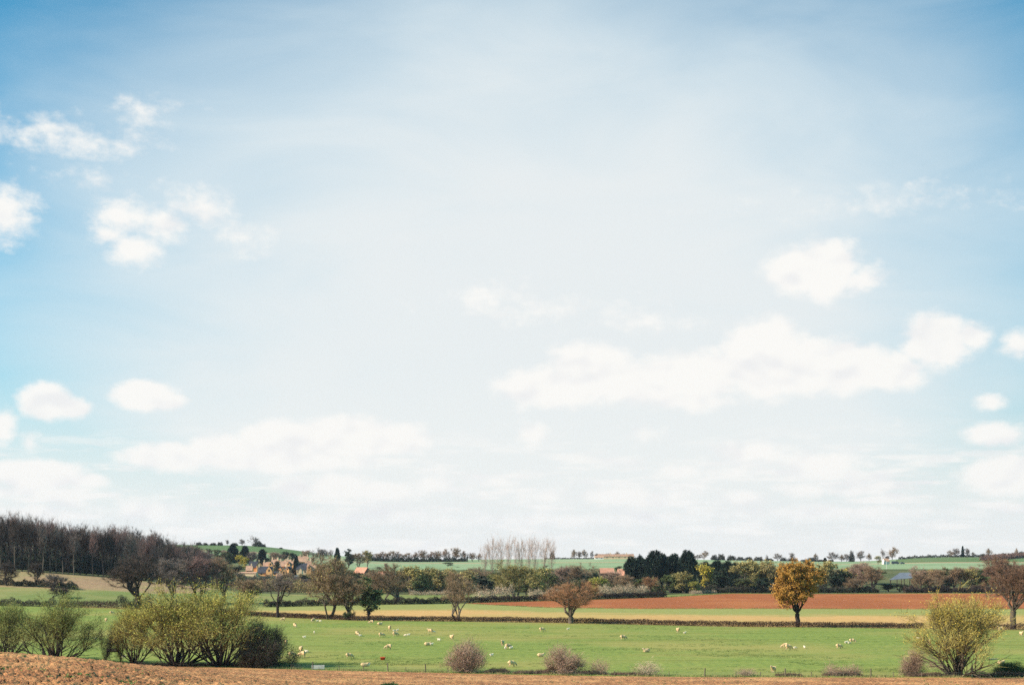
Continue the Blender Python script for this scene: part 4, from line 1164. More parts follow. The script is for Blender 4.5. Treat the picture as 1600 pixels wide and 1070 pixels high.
# village trees
VG = 'trees among and behind the village'
for (px, top, hw, D, key, bk, twg, lf, name, l) in [
    (364, 850, 10, 1010, 'conifer_c', 'bark_dark', 'tw_dark', 'lf_conifer', 'evergreen_tree', 'dark evergreen nearest the wood, above the village'),
    (383, 853, 9, 1020, 'conifer_c', 'bark_dark', 'tw_dark', 'lf_conifer', 'evergreen_tree', 'second dark evergreen above the yellow trees of the village'),
    (410, 858, 8, 1010, 'conifer_c', 'bark_dark', 'tw_dark', 'lf_conifer', 'evergreen_tree', 'pointed dark evergreen above the front gabled cottage'),
    (374, 867, 7, 960, 'leafy_a', 'bark', 'tw_olive', 'lf_yellow', 'yellow_tree', 'round yellow tree under the first dark evergreen'),
    (385, 870, 6, 950, 'leafy_b', 'bark', 'tw_olive', 'lf_yellow', 'yellow_tree', 'tall yellow tree beside the round yellow one'),
    (380, 884, 5, 940, 'leafy_b', 'bark', 'tw_olive', 'lf_yellow', 'yellow_tree', 'small yellow bush tree below the two yellow trees'),
    (352, 862, 12, 930, 'leafy_a', 'bark_dark', 'tw_dark', 'lf_green', 'green_tree', 'dark green broad tree between the wood and the yellow trees'),
    (368, 884, 11, 870, 'ivied_a', 'bark_dark', 'tw_dark', 'lf_dark', 'green_tree', 'dark leafy tree below the yellow trees'),
    (394, 862, 9, 1000, 'round_a', 'bark', 'tw_grey', None, 'bare_tree', 'tan bare tree between two dark evergreens above the village'),
    (432, 862, 12, 1060, 'round_c', 'bark', 'tw_pink', None, 'bare_tree', 'pinkish bare tree above the middle of the village'),
    (447, 861, 7, 1080, 'leafy_b', 'bark_dark', 'tw_dark', 'lf_dark', 'green_tree', 'dark tree on the village skyline slope'),
    (459, 863, 7, 1080, 'leafy_b', 'bark_dark', 'tw_dark', 'lf_dark', 'green_tree', 'second dark tree on the village skyline slope'),
    (463, 868, 5, 900, 'conifer_c', 'bark_dark', 'tw_dark', 'lf_conifer', 'evergreen_tree', 'steep narrow dark evergreen rising among the cottages'),
    (434, 876, 7, 890, 'leafy_a', 'bark_dark', 'tw_dark', 'lf_dark', 'green_tree', 'dark tree beside the front gabled cottage'),
    (396, 902, 9, 760, 'leafy_a', 'bark_dark', 'tw_dark', 'lf_dark', 'green_tree', 'dark tree between the two lowest cottage gables'),
    (478, 859, 9, 1150, 'round_a', 'bark', 'tw_pink', None, 'bare_tree', 'pinkish bare tree above the end cottages'),
    (490, 858, 9, 1160, 'open_b', 'bark', 'tw_grey', None, 'bare_tree', 'grey bare tree above the end cottages'),
    (503, 856, 10, 1160, 'round_b', 'bark', 'tw_grey', None, 'bare_tree', 'tall grey bare tree behind the tallest hedge tree'),
    (516, 858, 9, 1160, 'open_a', 'bark', 'tw_grey', None, 'bare_tree', 'second grey bare tree behind the tallest hedge tree'),
    (527, 856, 5, 1150, 'conifer_c', 'bark_dark', 'tw_dark', 'lf_dark', 'evergreen_tree', 'dark pointed tree on the skyline above the broad brown tree'),
    (545, 858, 9, 1050, 'ivied_a', 'bark_dark', 'tw_grey', 'lf_dark', 'ivied_tree', 'tall ivied grey tree above the pink roofed barn'),
    (560, 862, 10, 1050, 'round_b', 'bark', 'tw_brown', None, 'bare_tree', 'brown bare tree above the pink roofed barn'),
    (574, 860, 9, 1080, 'leafy_c', 'bark', 'tw_brown', 'lf_olive', 'bare_tree', 'olive tree where the first far green field begins'),
    (500, 880, 9, 900, 'leafy_b', 'bark', 'tw_brown', 'lf_olive', 'bare_tree', 'olive brown tree beside the last cottage with two windows'),
    (530, 884, 12, 850, 'round_a', 'bark', 'tw_brown', None, 'bare_tree', 'brown tree hiding the lane beside the pink roofed barn'),
    (452, 893, 10, 790, 'round_b', 'bark', 'tw_brown', None, 'bare_tree', 'brown bare tree below the middle cottages'),
    (474, 896, 10, 770, 'leafy_c', 'bark', 'tw_brown', 'lf_olive', 'bare_tree', 'brownish tree below the narrow white cottage'),
    (420, 905, 9, 740, 'round_a', 'bark', 'tw_grey', None, 'bare_tree', 'greyish bare tree under the lowest cottage gable'),
    (327, 862, 15, 900, 'round_c', 'bark', 'tw_wood', None, 'bare_tree', 'dark bare tree ending the hillside wood'),
    (340, 868, 14, 860, 'round_b', 'bark', 'tw_brown', None, 'bare_tree', 'brown bare tree between the hillside wood and the village'),
    (300, 855, 15, 880, 'round_b', 'bark', 'tw_wood', None, 'bare_tree', 'high bare tree behind the end of the poplar wood'),
    (700, 878, 8, 1120, 'leafy_a', 'bark_dark', 'tw_dark', 'lf_green', 'green_tree', 'round green tree alone on the first far green field'),
    (716, 886, 5, 1090, 'leafy_b', 'bark_dark', 'tw_dark', 'lf_dark', 'green_tree', 'small dark tree beside the round one on the far field'),
    (593, 885, 4, 1000, 'leafy_b', 'bark_dark', 'tw_dark', 'lf_dark', 'green_tree', 'small dark tree by the pink roofed barn'),
    (603, 879, 4, 1000, 'round_b', 'bark', 'tw_brown', None, 'bare_tree', 'small bare tree on the far field edge by the pink roofed barn'),
    (853, 883, 5, 1050, 'leafy_b', 'bark_dark', 'tw_dark', 'lf_green', 'green_tree', 'small green tree on the far field beneath the pale poplars'),
    (1442, 889, 6, 760, 'leafy_b', 'bark_dark', 'tw_dark', 'lf_dark', 'green_tree', 'small black tree beside the grey roofed barn'),
    (1457, 889, 6, 780, 'leafy_b', 'bark', 'tw_olive', 'lf_yellow', 'yellow_tree', 'small orange yellow tree beyond the grey roofed barn'),
    (965, 884, 7, 905, 'leafy_b', 'bark_dark', 'tw_dark', 'lf_green', 'green_tree', 'dark green tree between the two roofs by the conifers'),
    (1372, 868, 5, 1240, 'leafy_a', 'bark', 'tw_green', 'lf_olive', 'green_tree', 'round olive tree beside the white hill barn'),
    ]:
    plant(name, key, px, D, top, hw, l, 'tree', VG, bk, twg, lf)

# trees on the slope behind the village
V3 = []
rnd = random.Random(31)
for row, (D0, dt) in enumerate(((1120, 6), (1040, 12))):
    x = 300 + row * 8
    while x < 500:
        base = float(np.interp(x, [300, 400, 440, 500], [853, 855, 860, 868]))
        V3.append((x, base + dt + rnd.uniform(-3, 3), rnd.uniform(6, 10), D0 + rnd.uniform(-20, 20), *rnd.choice([('far_a', 'bark', 'tw_brown', None, 'brown'), ('far_b', 'bark', 'tw_pink', None, 'pinkish'), ('far_a', 'bark_dark', 'tw_grey', None, 'greyish'), ('leafy_b', 'bark_dark', 'tw_dark', 'lf_green', 'dark green')])))
        x += rnd.uniform(9, 17)
LM_, LM = LM, [(373, 'the twin dark evergreens'), (423, 'the front gabled cottage'), (463, 'the steep village evergreen')]
lab = auto_series([(t[0], t[8]) for t in V3], 'tree', 'above the village')
LM = LM_
for i, (px, top, hw, D, key, bk, twg, lf, w) in enumerate(V3):
    plant('slope_tree', key, px, D, top, hw, lab[i], 'tree', 'trees on the slope above the village', bk, twg, lf)

# skyline trees: (px, top, half width, dark?)
SK = [(311, 847, 5, 1), (321, 848, 4, 1), (333, 848, 5, 1), (344, 847, 5, 1), (355, 843, 4, 0), (367, 848, 5, 1), (378, 842, 6, 0), (394, 836, 11, 2), (403, 846, 7, 1), (412, 850, 4, 1), (439, 855, 3, 1),
      (580, 862, 9, 0), (590, 864, 8, 0), (600, 861, 9, 0), (611, 860, 10, 0), (624, 861, 9, 0), (636, 863, 9, 0), (648, 862, 10, 0), (660, 859, 10, 0), (672, 861, 9, 0), (684, 860, 9, 0), (697, 857, 10, 0), (712, 855, 11, 0), (726, 860, 9, 0), (738, 863, 8, 0), (748, 864, 7, 0),
      (863, 862, 4, 1), (897, 858, 7, 0), (905, 861, 6, 0), (914, 858, 6, 0), (925, 860, 3, 0), (934, 864, 6, 0), (951, 864, 7, 0), (963, 861, 5, 0), (975, 864, 3, 0), (983, 866, 9, 1), (1017, 861, 5, 0), (1043, 869, 9, 1),
      (1090, 866, 6, 0), (1100, 860, 8, 0), (1116, 867, 5, 1), (1127, 866, 6, 1), (1143, 868, 7, 1), (1157, 870, 6, 1), (1170, 870, 6, 1), (1185, 870, 8, 1), (1201, 872, 7, 1), (1197, 866, 4, 2), (1215, 864, 7, 0), (1224, 871, 5, 1), (1237, 863, 6, 0), (1238, 872, 8, 1),
      (1258, 874, 7, 1), (1268, 871, 8, 1), (1281, 874, 8, 1), (1275, 864, 5, 0), (1289, 871, 3, 1), (1298, 874, 5, 1), (1301, 862, 9, 0), (1315, 866, 7, 0), (1323, 865, 7, 0), (1331, 862, 4, 1), (1345, 860, 8, 0), (1358, 864, 6, 0),
      (1380, 856, 7, 2), (1394, 854, 10, 0), (1387, 868, 7, 0), (1486, 859, 6, 0), (1494, 856, 7, 0), (1504, 853, 2.5, 1), (1511, 856, 6, 0), (1521, 862, 4, 0), (1536, 865, 4, 1), (1545, 856, 7, 0), (1568, 864, 4, 1), (1588, 856, 4, 0), (1598, 862, 8, 1)]
SLM = [(373, 'the twin village evergreens'), (700, 'the round green field tree'), (945, 'the long pale farm'), (1049, 'the black conifers'), (1246, 'the orange oak'), (1384, 'the white hill barn'), (1497, 'the golden willow')]
LM_, LM = LM, SLM
wd = {0: 'bare greyish', 1: 'dark bushy', 2: 'thin open bare'}
lab = auto_series([(t[0], wd[t[3]]) for t in SK], 'tree', 'on the skyline')
LM = LM_
for i, (px, top, hw, dk) in enumerate(SK):
    D = 1350 if 575 < px < 760 else (1480 if px < 1470 else 1485)
    if dk == 1: key, bk, tg, lf = (('dome_a', 'dome_b')[i % 2], 'bark_dark', 'tw_dark', 'lf_dark') if hw > 3 else ('conifer_c', 'bark_dark', 'tw_dark', 'lf_dark')
    elif dk == 0: hw = hw * .95; key, bk, tg, lf = (('far_a', 'far_b')[i % 2], 'bark', ('tw_grey', 'tw_brown')[i % 2] if not 575 < px < 760 else ('tw_brown', 'tw_pink')[i % 2], None)
    else: key, bk, tg, lf = ('far_open', 'bark', 'tw_grey', None)
    plant('skyline_tree', key, px, D, top, hw, lab[i], 'tree', 'trees along the skyline', bk, tg, lf)
# ------------------------------------------------------------------ building materials
M['stone'] = mat('honey_stone', (.78, .40, .17), (.62, .31, .13), scale=.8, bump=.03, rnd=.1)
M['stone_pale'] = mat('pale_stone', (.66, .48, .30), (.55, .40, .25), scale=.8, bump=.03, rnd=.1)
M['slate'] = mat('slate', (.050, .052, .065), (.035, .036, .045), scale=.6, bump=.03, rnd=.15, spec=.3)
M['stone_roof'] = mat('stone_slate', (.42, .25, .16), (.28, .165, .115), scale=.7, bump=.04, rnd=.15)
M['pink_roof'] = mat('clay_tile', (.52, .25, .16), (.42, .20, .13), scale=.6, bump=.04)
M['tin'] = mat('tin_roof', (.13, .145, .17), (.10, .11, .13), scale=.3, rough=.5, spec=.4)
M['paint'] = mat('white_paint', (.75, .70, .64), (.66, .61, .55), scale=.5)
M['glass'] = mat('window_glass', (.02, .022, .028), rough=.15, spec=.6)
M['wood_dark'] = mat('dark_wood', (.07, .05, .035), (.04, .03, .025), scale=1.2)
M['post'] = mat('post_wood', (.16, .13, .09), (.10, .08, .06), scale=3)
M['post_pale'] = mat('post_wood_pale', (.45, .36, .22), (.34, .27, .17), scale=3)
M['wire'] = mat('wire', (.16, .16, .15), rough=.5)
M['galv'] = mat('galvanised', (.62, .58, .52), (.48, .45, .41), scale=1.5, rough=.6)
M['water'] = mat('trough_water', (.03, .035, .035), rough=.08, spec=.5)
M['tub'] = mat('red_plastic', (.62, .085, .035), (.55, .07, .03), scale=3, rough=.5)
M['tub_in'] = mat('lick_block', (.16, .07, .03), rough=.9)
M['wool'] = mat('wool', (.62, .44, .23), (.47, .33, .18), scale=5, bump=.03, bscale=14, rnd=.08)
M['wool_lamb'] = mat('lamb_wool', (.78, .66, .50), (.68, .56, .42), scale=7, rnd=.05)
M['face'] = mat('sheep_face', (.52, .38, .26), (.42, .30, .2), scale=6)
M['bodyp'] = mat('dark_car_paint', (.03, .04, .06), rough=.3, spec=.5)
M['whitep'] = mat('white_car_paint', (.72, .72, .70), rough=.35, spec=.5)
M['rubber'] = mat('rubber', (.02, .02, .02), rough=.9)
M['dirt_dark'] = mat('dark_earth_heap', (.06, .045, .035), (.09, .065, .05), scale=2)


class MB:
    def __init__(s): s.V, s.Fc = [], []
    def poly(s, pts):
        k = len(s.V); s.V += [tuple(p) for p in pts]; s.Fc.append(tuple(range(k, k + len(pts)))); return s
    def hexa(s, lo8):
        k = len(s.V); s.V += [tuple(p) for p in lo8]
        for f in ((0, 3, 2, 1), (4, 5, 6, 7), (0, 1, 5, 4), (1, 2, 6, 5), (2, 3, 7, 6), (3, 0, 4, 7)): s.Fc.append(tuple(k + i for i in f))
        return s
    def box(s, x0, y0, z0, x1, y1, z1):
        return s.hexa([(x0, y0, z0), (x1, y0, z0), (x1, y1, z0), (x0, y1, z0), (x0, y0, z1), (x1, y0, z1), (x1, y1, z1), (x0, y1, z1)])
    def prism(s, prof, y0, y1, axis='y'):
        """profile in x,z extruded along y (or profile y,z extruded along x)"""
        k = len(s.V); n = len(prof)
        f = (lambda a, t, b_: (a, t, b_)) if axis == 'y' else (lambda a, t, b_: (t, a, b_))
        s.V += [f(p[0], y0, p[1]) for p in prof] + [f(p[0], y1, p[1]) for p in prof]
        s.Fc.append(tuple(k + i for i in range(n))); s.Fc.append(tuple(k + n + i for i in reversed(range(n))))
        for i in range(n):
            j = (i + 1) % n; s.Fc.append((k + i, k + n + i, k + n + j, k + j))
        return s
    def cyl(s, x, y, z0, z1, r0, r1, n=10):
        k = len(s.V)
        s.V += [(x + cos(2 * pi * i / n) * r0, y + sin(2 * pi * i / n) * r0, z0) for i in range(n)] + [(x + cos(2 * pi * i / n) * r1, y + sin(2 * pi * i / n) * r1, z1) for i in range(n)]
        s.Fc.append(tuple(k + i for i in reversed(range(n)))); s.Fc.append(tuple(k + n + i for i in range(n)))
        for i in range(n):
            j = (i + 1) % n; s.Fc.append((k + i, k + j, k + n + j, k + n + i))
        return s
    def build(s, name, m, parent=None, loc=None, smooth=False):
        me = bpy.data.meshes.new(name); me.from_pydata(s.V, [], s.Fc); me.materials.append(m); me.update()
        import bmesh
        bm = bmesh.new(); bm.from_mesh(me); bmesh.ops.recalc_face_normals(bm, faces=bm.faces); bm.to_mesh(me); bm.free()
        if smooth:
            for p in me.polygons: p.use_smooth = True
        return link(name, me, parent, loc)


def cottage(px, D, wpx, apex, label, rz=0.0, wall='stone', roof='slate', wing=None, chimneys=(.9,), depth=5.5, pitch=52, windows=2, name='cottage', cat='cottage', group='honey stone cottages of the village', gable_front=False):
    """main range with its ridge along local x; apex is the photo row of the ridge"""
    loc = G0(px, D)
    Hh = (HC - loc[2]) - (apex - HZ) * D / F
    L = wpx * D / F
    e = empty(name, loc, rz)
    tag(e, label, cat, group)
    hd = depth / 2
    if gable_front:
        hd = L / 2
    rise = hd * math.tan(radians(pitch)); eave = Hh - rise
    if eave < 1.6:
        eave = max(1.6, Hh * .35); rise = Hh - eave
    wl, rf = M[wall], M[roof]
    if gable_front:
        Lh = depth / 2
        mb = MB().prism([(-hd, -1.5), (hd, -1.5), (hd, eave), (0, Hh - .12), (-hd, eave)], -Lh, Lh); mb.build('wall', wl, e)
        t = .22
        r = MB()
        for sx in (-1, 1):
            r.hexa([(sx * (hd + .3), -Lh - .12, eave - .3 * rise / hd), (sx * (hd + .3), Lh + .12, eave - .3 * rise / hd), (0, Lh + .12, Hh), (0, -Lh - .12, Hh),
                    (sx * (hd + .3), -Lh - .12, eave - .3 * rise / hd + t), (sx * (hd + .3), Lh + .12, eave - .3 * rise / hd + t), (0, Lh + .12, Hh + t), (0, -Lh - .12, Hh + t)])
        ro = r.build('roof', rf, e)
        for i in range(windows):
            w = MB().box(-.42, -Lh - .05, eave * .9 + i * 2.2 - .9, .42, -Lh + .02, eave * .9 + i * 2.2 + .2).build('window', M['glass'], e)
    else:
        mb = MB().prism([(-hd, -1.5), (hd, -1.5), (hd, eave), (0, Hh - .12), (-hd, eave)], -L / 2, L / 2, 'x'); mb.build('wall', wl, e)
        t = .22
        r = MB()
        for sy in (-1, 1):
            yo = sy * (hd + .3); zo = eave - .3 * rise / hd
            r.hexa([(-L / 2 - .12, yo, zo), (L / 2 + .12, yo, zo), (L / 2 + .12, 0, Hh), (-L / 2 - .12, 0, Hh), (-L / 2 - .12, yo, zo + t), (L / 2 + .12, yo, zo + t), (L / 2 + .12, 0, Hh + t), (-L / 2 - .12, 0, Hh + t)])
        ro = r.build('roof', rf, e)
        for i in range(windows):
            x = -L / 2 + L * (i + .5) / windows
            MB().box(x - .45, -hd - .05, eave * .45 - .1, x + .45, -hd + .02, eave * .45 + 1.0).build('window', M['glass'], e)
        if wing:
            xw, ww, wh = wing      # fraction along the range, width px, apex drop
            cx = -L / 2 + L * xw; hw_ = ww * D / F / 2; wz = Hh - wh; wr = hw_ * 1.45; we = wz - wr
            y0, y1 = -hd - 1.6, 0
            MB().prism([(cx - hw_, -1.5), (cx + hw_, -1.5), (cx + hw_, we), (cx, wz - .1), (cx - hw_, we)], y0, y1).build('gable_wing', wl, e)
            r = MB()
            for sx in (-1, 1):
                xo = cx + sx * (hw_ + .12); zo = we - .12 * 1.45
                r.hexa([(xo, y0 + .25, zo), (xo, y1, zo), (cx, y1, wz), (cx, y0 + .25, wz), (xo, y0 + .25, zo + .2), (xo, y1, zo + .2), (cx, y1, wz + .2), (cx, y0 + .25, wz + .2)])
            r.build('wing_roof', rf, e)
            MB().box(cx - .42, y0 - .05, we - .5, cx + .42, y0 + .02, we + .8).build('window', M['glass'], e)
    for c in chimneys:
        if gable_front:
            q = MB().box(-.4, c, Hh - 1.0, .4, c + .8, Hh + 1.3)
        else:
            x = -L / 2 + L * c
            q = MB().box(x - .4, -.4, Hh - 1.0, x + .4, .4, Hh + 1.4)
            q.box(x - .16, -.16, Hh + 1.4, x + .16, .16, Hh + 1.75)
        q.build('chimney', M['stone_pale'], ro)
    return e


cottage(415, 865, 22, 885, 'slate roofed cottage with a bright honey gable and one dark window', rz=.05, wing=(.8, 9, -.2), chimneys=(.05,))
cottage(412, 800, 9, 902, 'lowest honey gable end, bright orange, facing the pasture', rz=.1, gable_front=True, windows=0, chimneys=())
cottage(423, 806, 13, 904, 'low slate roofed house behind the lowest honey gable', rz=.05, chimneys=(), windows=1)
cottage(374, 815, 9, 903, 'small orange gable half hidden by trees near the wood', rz=.1, gable_front=True, windows=0, chimneys=())
cottage(388, 845, 28, 893.5, 'long low building with a pale lit roof edge above the small orange gable', rz=-.12, wall='stone_pale', roof='stone_roof', chimneys=(), windows=0, pitch=30, depth=4)
cottage(396, 910, 13, 877, 'dark slate roofed house below the yellow trees', rz=.1, chimneys=(), windows=0)
cottage(405, 905, 8, 877, 'tall honey cottage with a chimney beside the dark slate roofed house', rz=.2, gable_front=True, windows=1, chimneys=(-1.5,))
cottage(419, 935, 15, 878, 'pinkish roofed cottage with a steep gable behind the front cottage', rz=.05, roof='stone_roof', wing=(.82, 6, -.4), chimneys=(.1,))
cottage(432, 940, 6, 880, 'small lit gable between the pinkish cottage and the dark tree', rz=.05, gable_front=True, roof='stone_roof', windows=0, chimneys=())
cottage(443, 960, 12, 876, 'upper cottage with tall twin chimneys in the village middle', rz=.1, roof='stone_roof', chimneys=(.15, .85))
cottage(455, 955, 11, 877, 'upper cottage with stepped pinkish roofs next to the twin chimneys', rz=-.1, roof='stone_roof', wing=(.3, 5, .2), chimneys=(.9,))
cottage(443.5, 868, 8, 887, 'small orange cottage with a pale roof edge below the twin chimneys', rz=.1, gable_front=True, roof='stone_roof', windows=1, chimneys=())
cottage(470, 850, 5, 887, 'narrow white lit cottage end below the long village roof', rz=0, gable_front=True, wall='stone_pale', roof='stone_roof', windows=0, chimneys=())
cottage(472, 900, 16, 880, 'long pale fronted cottage with a dark roof beside the steep evergreen', rz=.05, wall='stone_pale', chimneys=(.1,), windows=3)
cottage(474, 990, 16, 869, 'topmost pinkish roofed cottage on the village slope', rz=.05, roof='stone_roof', chimneys=(.2, .9))
cottage(487, 885, 14, 882, 'end cottage with two dark windows in its honey gables', rz=.1, roof='stone_roof', wing=(.25, 6, .1), chimneys=(.95,), windows=2)
cottage(450, 985, 10, 874, 'small high cottage half hidden behind the twin chimneys', rz=0, roof='stone_roof', chimneys=(.5,))
cottage(430, 880, 10, 893, 'low blue grey slate roof beside the front gabled cottage', rz=.05, chimneys=(), windows=1)
cottage(467, 800, 14, 899, 'low grey roofed shed below the narrow white cottage', roof='tin', chimneys=(), windows=0, pitch=28)
cottage(566, 760, 20, 886.5, 'barn with a steep pink tiled roof and a dark gable end', rz=-.5, wall='wood_dark', roof='pink_roof', chimneys=(), windows=0, name='tiled_barn', cat='barn', group='farm buildings', depth=6.5, pitch=42)
cottage(598, 700, 14, 893, 'low reddish tiled roof hidden among trees by the steep roofed barn', rz=-.4, wall='stone', roof='pink_roof', chimneys=(), windows=0, name='tiled_barn', cat='barn', group='farm buildings', depth=6, pitch=40)
cottage(948, 860, 22, 887.5, 'long brownish pink roofed house beside the black conifers', rz=.1, roof='pink_roof', wall='wood_dark', chimneys=(), windows=2, name='farmhouse', cat='house', group='farm buildings')
cottage(971, 800, 12, 889, 'honey walled house with red roof half hidden by the black conifers', rz=-.3, roof='pink_roof', chimneys=(), windows=1, name='farmhouse', cat='house', group='farm buildings', gable_front=False)
cottage(962, 1470, 56, 865.5, 'long low pale farm building on the skyline', rz=0, wall='stone_pale', roof='stone_roof', chimneys=(.35, .8), windows=6, name='farmhouse', cat='house', group='farm buildings', depth=8, pitch=30)
cottage(936, 1460, 14, 868, 'short pale building at the end of the skyline farm', rz=0, wall='paint', roof='stone_roof', chimneys=(), windows=2, name='farmhouse', cat='house', group='farm buildings', depth=6, pitch=30)
cottage(1384, 1245, 8, 872.5, 'white walled barn alone beside the round olive tree on the hill', rz=.2, wall='paint', roof='stone_roof', chimneys=(), windows=0, name='white_barn', cat='barn', group='farm buildings', depth=6, pitch=38)
cottage(1213, 700, 9, 901, 'white gabled house end just showing beside the orange oak', rz=.2, wall='paint', roof='pink_roof', chimneys=(), windows=1, name='white_house', cat='house', group='farm buildings', depth=6, pitch=35)
cottage(1336, 760, 6, 905, 'small pale house just showing through the belt of trees', rz=.2, wall='paint', roof='stone_roof', chimneys=(), windows=1, name='white_house', cat='house', group='farm buildings', depth=6, pitch=35)
for (px, D, w, ap, l, kw) in [
    (390, 890, 10, 884, 'brown roofed cottage at the wood end, under the yellow trees', dict(roof='stone_roof', chimneys=(.8,))),
    (437, 905, 9, 884, 'orange cottage squeezed between the front gable and twin chimneys', dict(gable_front=True, roof='stone_roof', chimneys=(-1.0,), windows=2)),
    (451, 900, 10, 885, 'orange walled cottage below the stepped pinkish roofs', dict(roof='slate', wing=(.7, 5, .1), chimneys=(.1,))),
    (460, 925, 8, 880, 'steep gabled orange cottage hard against the steep evergreen', dict(gable_front=True, roof='stone_roof', chimneys=(-1.0,), windows=1)),
    (482, 930, 10, 876, 'pinkish roofed cottage above the end cottage', dict(roof='stone_roof', chimneys=(.2, .85))),
    (497, 900, 11, 883, 'brown roofed cottage behind the crown of the tallest hedge tree', dict(roof='stone_roof', wing=(.6, 5, .2), chimneys=(.1,))),
    (509, 880, 10, 888, 'pale gabled cottage glimpsed through the tallest hedge tree', dict(gable_front=True, wall='stone_pale', roof='stone_roof', chimneys=(), windows=1)),
    (430, 985, 11, 874, 'high pinkish roofed cottage above the front gabled one', dict(roof='stone_roof', chimneys=(.1, .9))),
    (462, 1000, 10, 871, 'highest orange gable at the back of the village', dict(gable_front=True, roof='stone_roof', chimneys=(-1.0,), windows=1)),
    (402, 850, 9, 894, 'low orange cottage end above the dark tree', dict(gable_front=True, roof='slate', chimneys=(), windows=1)),
    (437, 830, 9, 896, 'low brown roofed cottage beneath the small orange cottage', dict(roof='stone_roof', chimneys=(.5,))),
    ]:
    cottage(px, D, w, ap, l, rz=random.Random(px).uniform(-.25, .25), **kw)
# open sided barn with a grey metal roof
loc = G0(1406, 690)
e = empty('metal_barn', loc, -.12); tag(e, 'open sided barn on posts with a sloping grey metal roof', 'barn', 'farm buildings')
s = 690 / F
top = HC - loc[2] - (895 - HZ) * s; low = HC - loc[2] - (905.5 - HZ) * s
r = MB().hexa([(-18 * s, -4, low - .1), (17 * s, -4, low + .9), (19 * s, 4, top + .1), (2 * s, 4, top), (-18 * s, -4, low + .1), (17 * s, -4, low + 1.1), (19 * s, 4, top + .3), (2 * s, 4, top + .2)])
r.build('roof', M['tin'], e)
for x, y, zt in ((-16 * s, -3.6, low), (-6 * s, -3.6, low + .3), (5 * s, -3.6, low + .5), (16 * s, -3.6, low + .8), (4 * s, 3.6, top - .1), (17 * s, 3.6, top)):
    MB().box(x - .18, y - .18, -.6, x + .18, y + .18, zt).build('post', M['wood_dark'], e)
# vehicles by the white hill barn and the pale van in the belt
def vehicle(px, D, L, Hh, m, label, name, cat, rz=0.0, van=False):
    loc = G0(px, D); e = empty(name, loc, rz); tag(e, label, cat)
    if van: prof = [(-L / 2, .35), (L / 2, .35), (L / 2, Hh * .55), (L * .36, Hh * .62), (L * .24, Hh), (-L / 2, Hh)]
    else: prof = [(-L / 2, .3), (L / 2, .3), (L / 2, Hh * .55), (L * .28, Hh * .62), (L * .12, Hh), (-L * .3, Hh), (-L * .44, Hh * .62), (-L / 2, Hh * .58)]
    MB().prism(prof, -.85, .85).build('body', m, e)
    MB().box(-L * .25, -.87, Hh * .63, L * .12, .87, Hh * .92).build('side_window', M['glass'], e)
    for x in (-L * .3, L * .3):
        for y in (-.86, .72):
            w = MB(); k = 12
            w.V = [(x + cos(2 * pi * i / k) * .33, y + t_, .33 + sin(2 * pi * i / k) * .33) for t_ in (0, .14) for i in range(k)]
            w.Fc = [tuple(range(k)), tuple(range(2 * k - 1, k - 1, -1))] + [(i, k + i, k + (i + 1) % k, (i + 1) % k) for i in range(k)]
            w.build('wheel', M['rubber'], e)
vehicle(1399, 1240, 6.5, 2.6, M['bodyp'], 'dark blue grey van parked beside the white hill barn', 'parked_van', 'van', van=True)
vehicle(1410, 1240, 3.6, 1.7, M['bodyp'], 'small dark car parked beyond the dark van on the hill', 'parked_car', 'car')
vehicle(1196, 634, 4.4, 1.9, M['whitep'], 'white vehicle standing in the shade at the foot of the belt', 'parked_van', 'van', van=True)
# power pole
loc = G0(1385, 1000); e = empty('utility_pole', loc); tag(e, 'thin pale utility pole on the far green field above the barn', 'pole')
MB().cyl(0, 0, -.5, 6.0, .16, .12, 8).build('pole', M['galv'], e)
MB().box(-.9, -.08, 5.3, .9, .08, 5.5).build('crossarm', M['galv'], e)

# ------------------------------------------------------------------ fence, trough, tub
fe = empty('wire_fence', G0(606, E1(606) + .8))
tag(fe, 'post and wire fence between the bare soil and the sheep pasture', 'fence')
fo = np.array(fe.location)
posts = [455, 489, 530, 568, 606, 634, 665, 700, 744, 790, 838, 900, 960, 1000, 1045, 1101, 1150, 1188, 1227, 1268, 1318, 1361, 1396, 1440, 1518, 1556, 1600, 1640]
pp = []
pm1 = MB().box(-.06, -.06, -.4, .06, .06, 1.15).build('post', M['post'], fe); pme = pm1.data
bpy.data.objects.remove(pm1)
for i, px in enumerate(posts):
    p = np.array(G0(px, float(E1(px)) + .8)); pp.append(p)
    o = link('post', pme, fe); o.location = tuple(p - fo)
    r_ = random.Random(px); o.rotation_euler = (r_.uniform(-.05, .05), r_.uniform(-.06, .06), r_.uniform(0, 1))
    hs = 1.0 if px in (489, 606, 665, 1227, 1361, 1518, 1101) else .6
    tk = 1.7 if px == 1518 else (1.0 if hs == 1.0 else .6)
    o.scale = (tk, tk, hs * (1.15 if px == 1518 else 1))
    if px in (1518, 1361):
        set_mat(o, 0, M['post_pale'] if px == 1518 else M['post']); o['label'] = 'thick pale post' if px == 1518 else 'upright dark post'
for hgt in (.25, .42, .6):
    a = [p - fo + np.array([0, 0, hgt]) for p in pp]
    V, T = tubes(a[:-1], a[1:], [.008] * (len(a) - 1), [.008] * (len(a) - 1), 4)
    link('wire', mesh('wire', V, T, [M['wire']]), fe)
a = pp[posts.index(1518)] - fo
for (dxp, name) in ((-1.6, 'strut'),):
    V, T = tubes([a + [dxp, .0, .0]], [a + [-.05, 0, .75]], [.05], [.05], 6)
    o = link(name, mesh(name, V, T, [M['post_pale']]), fe)
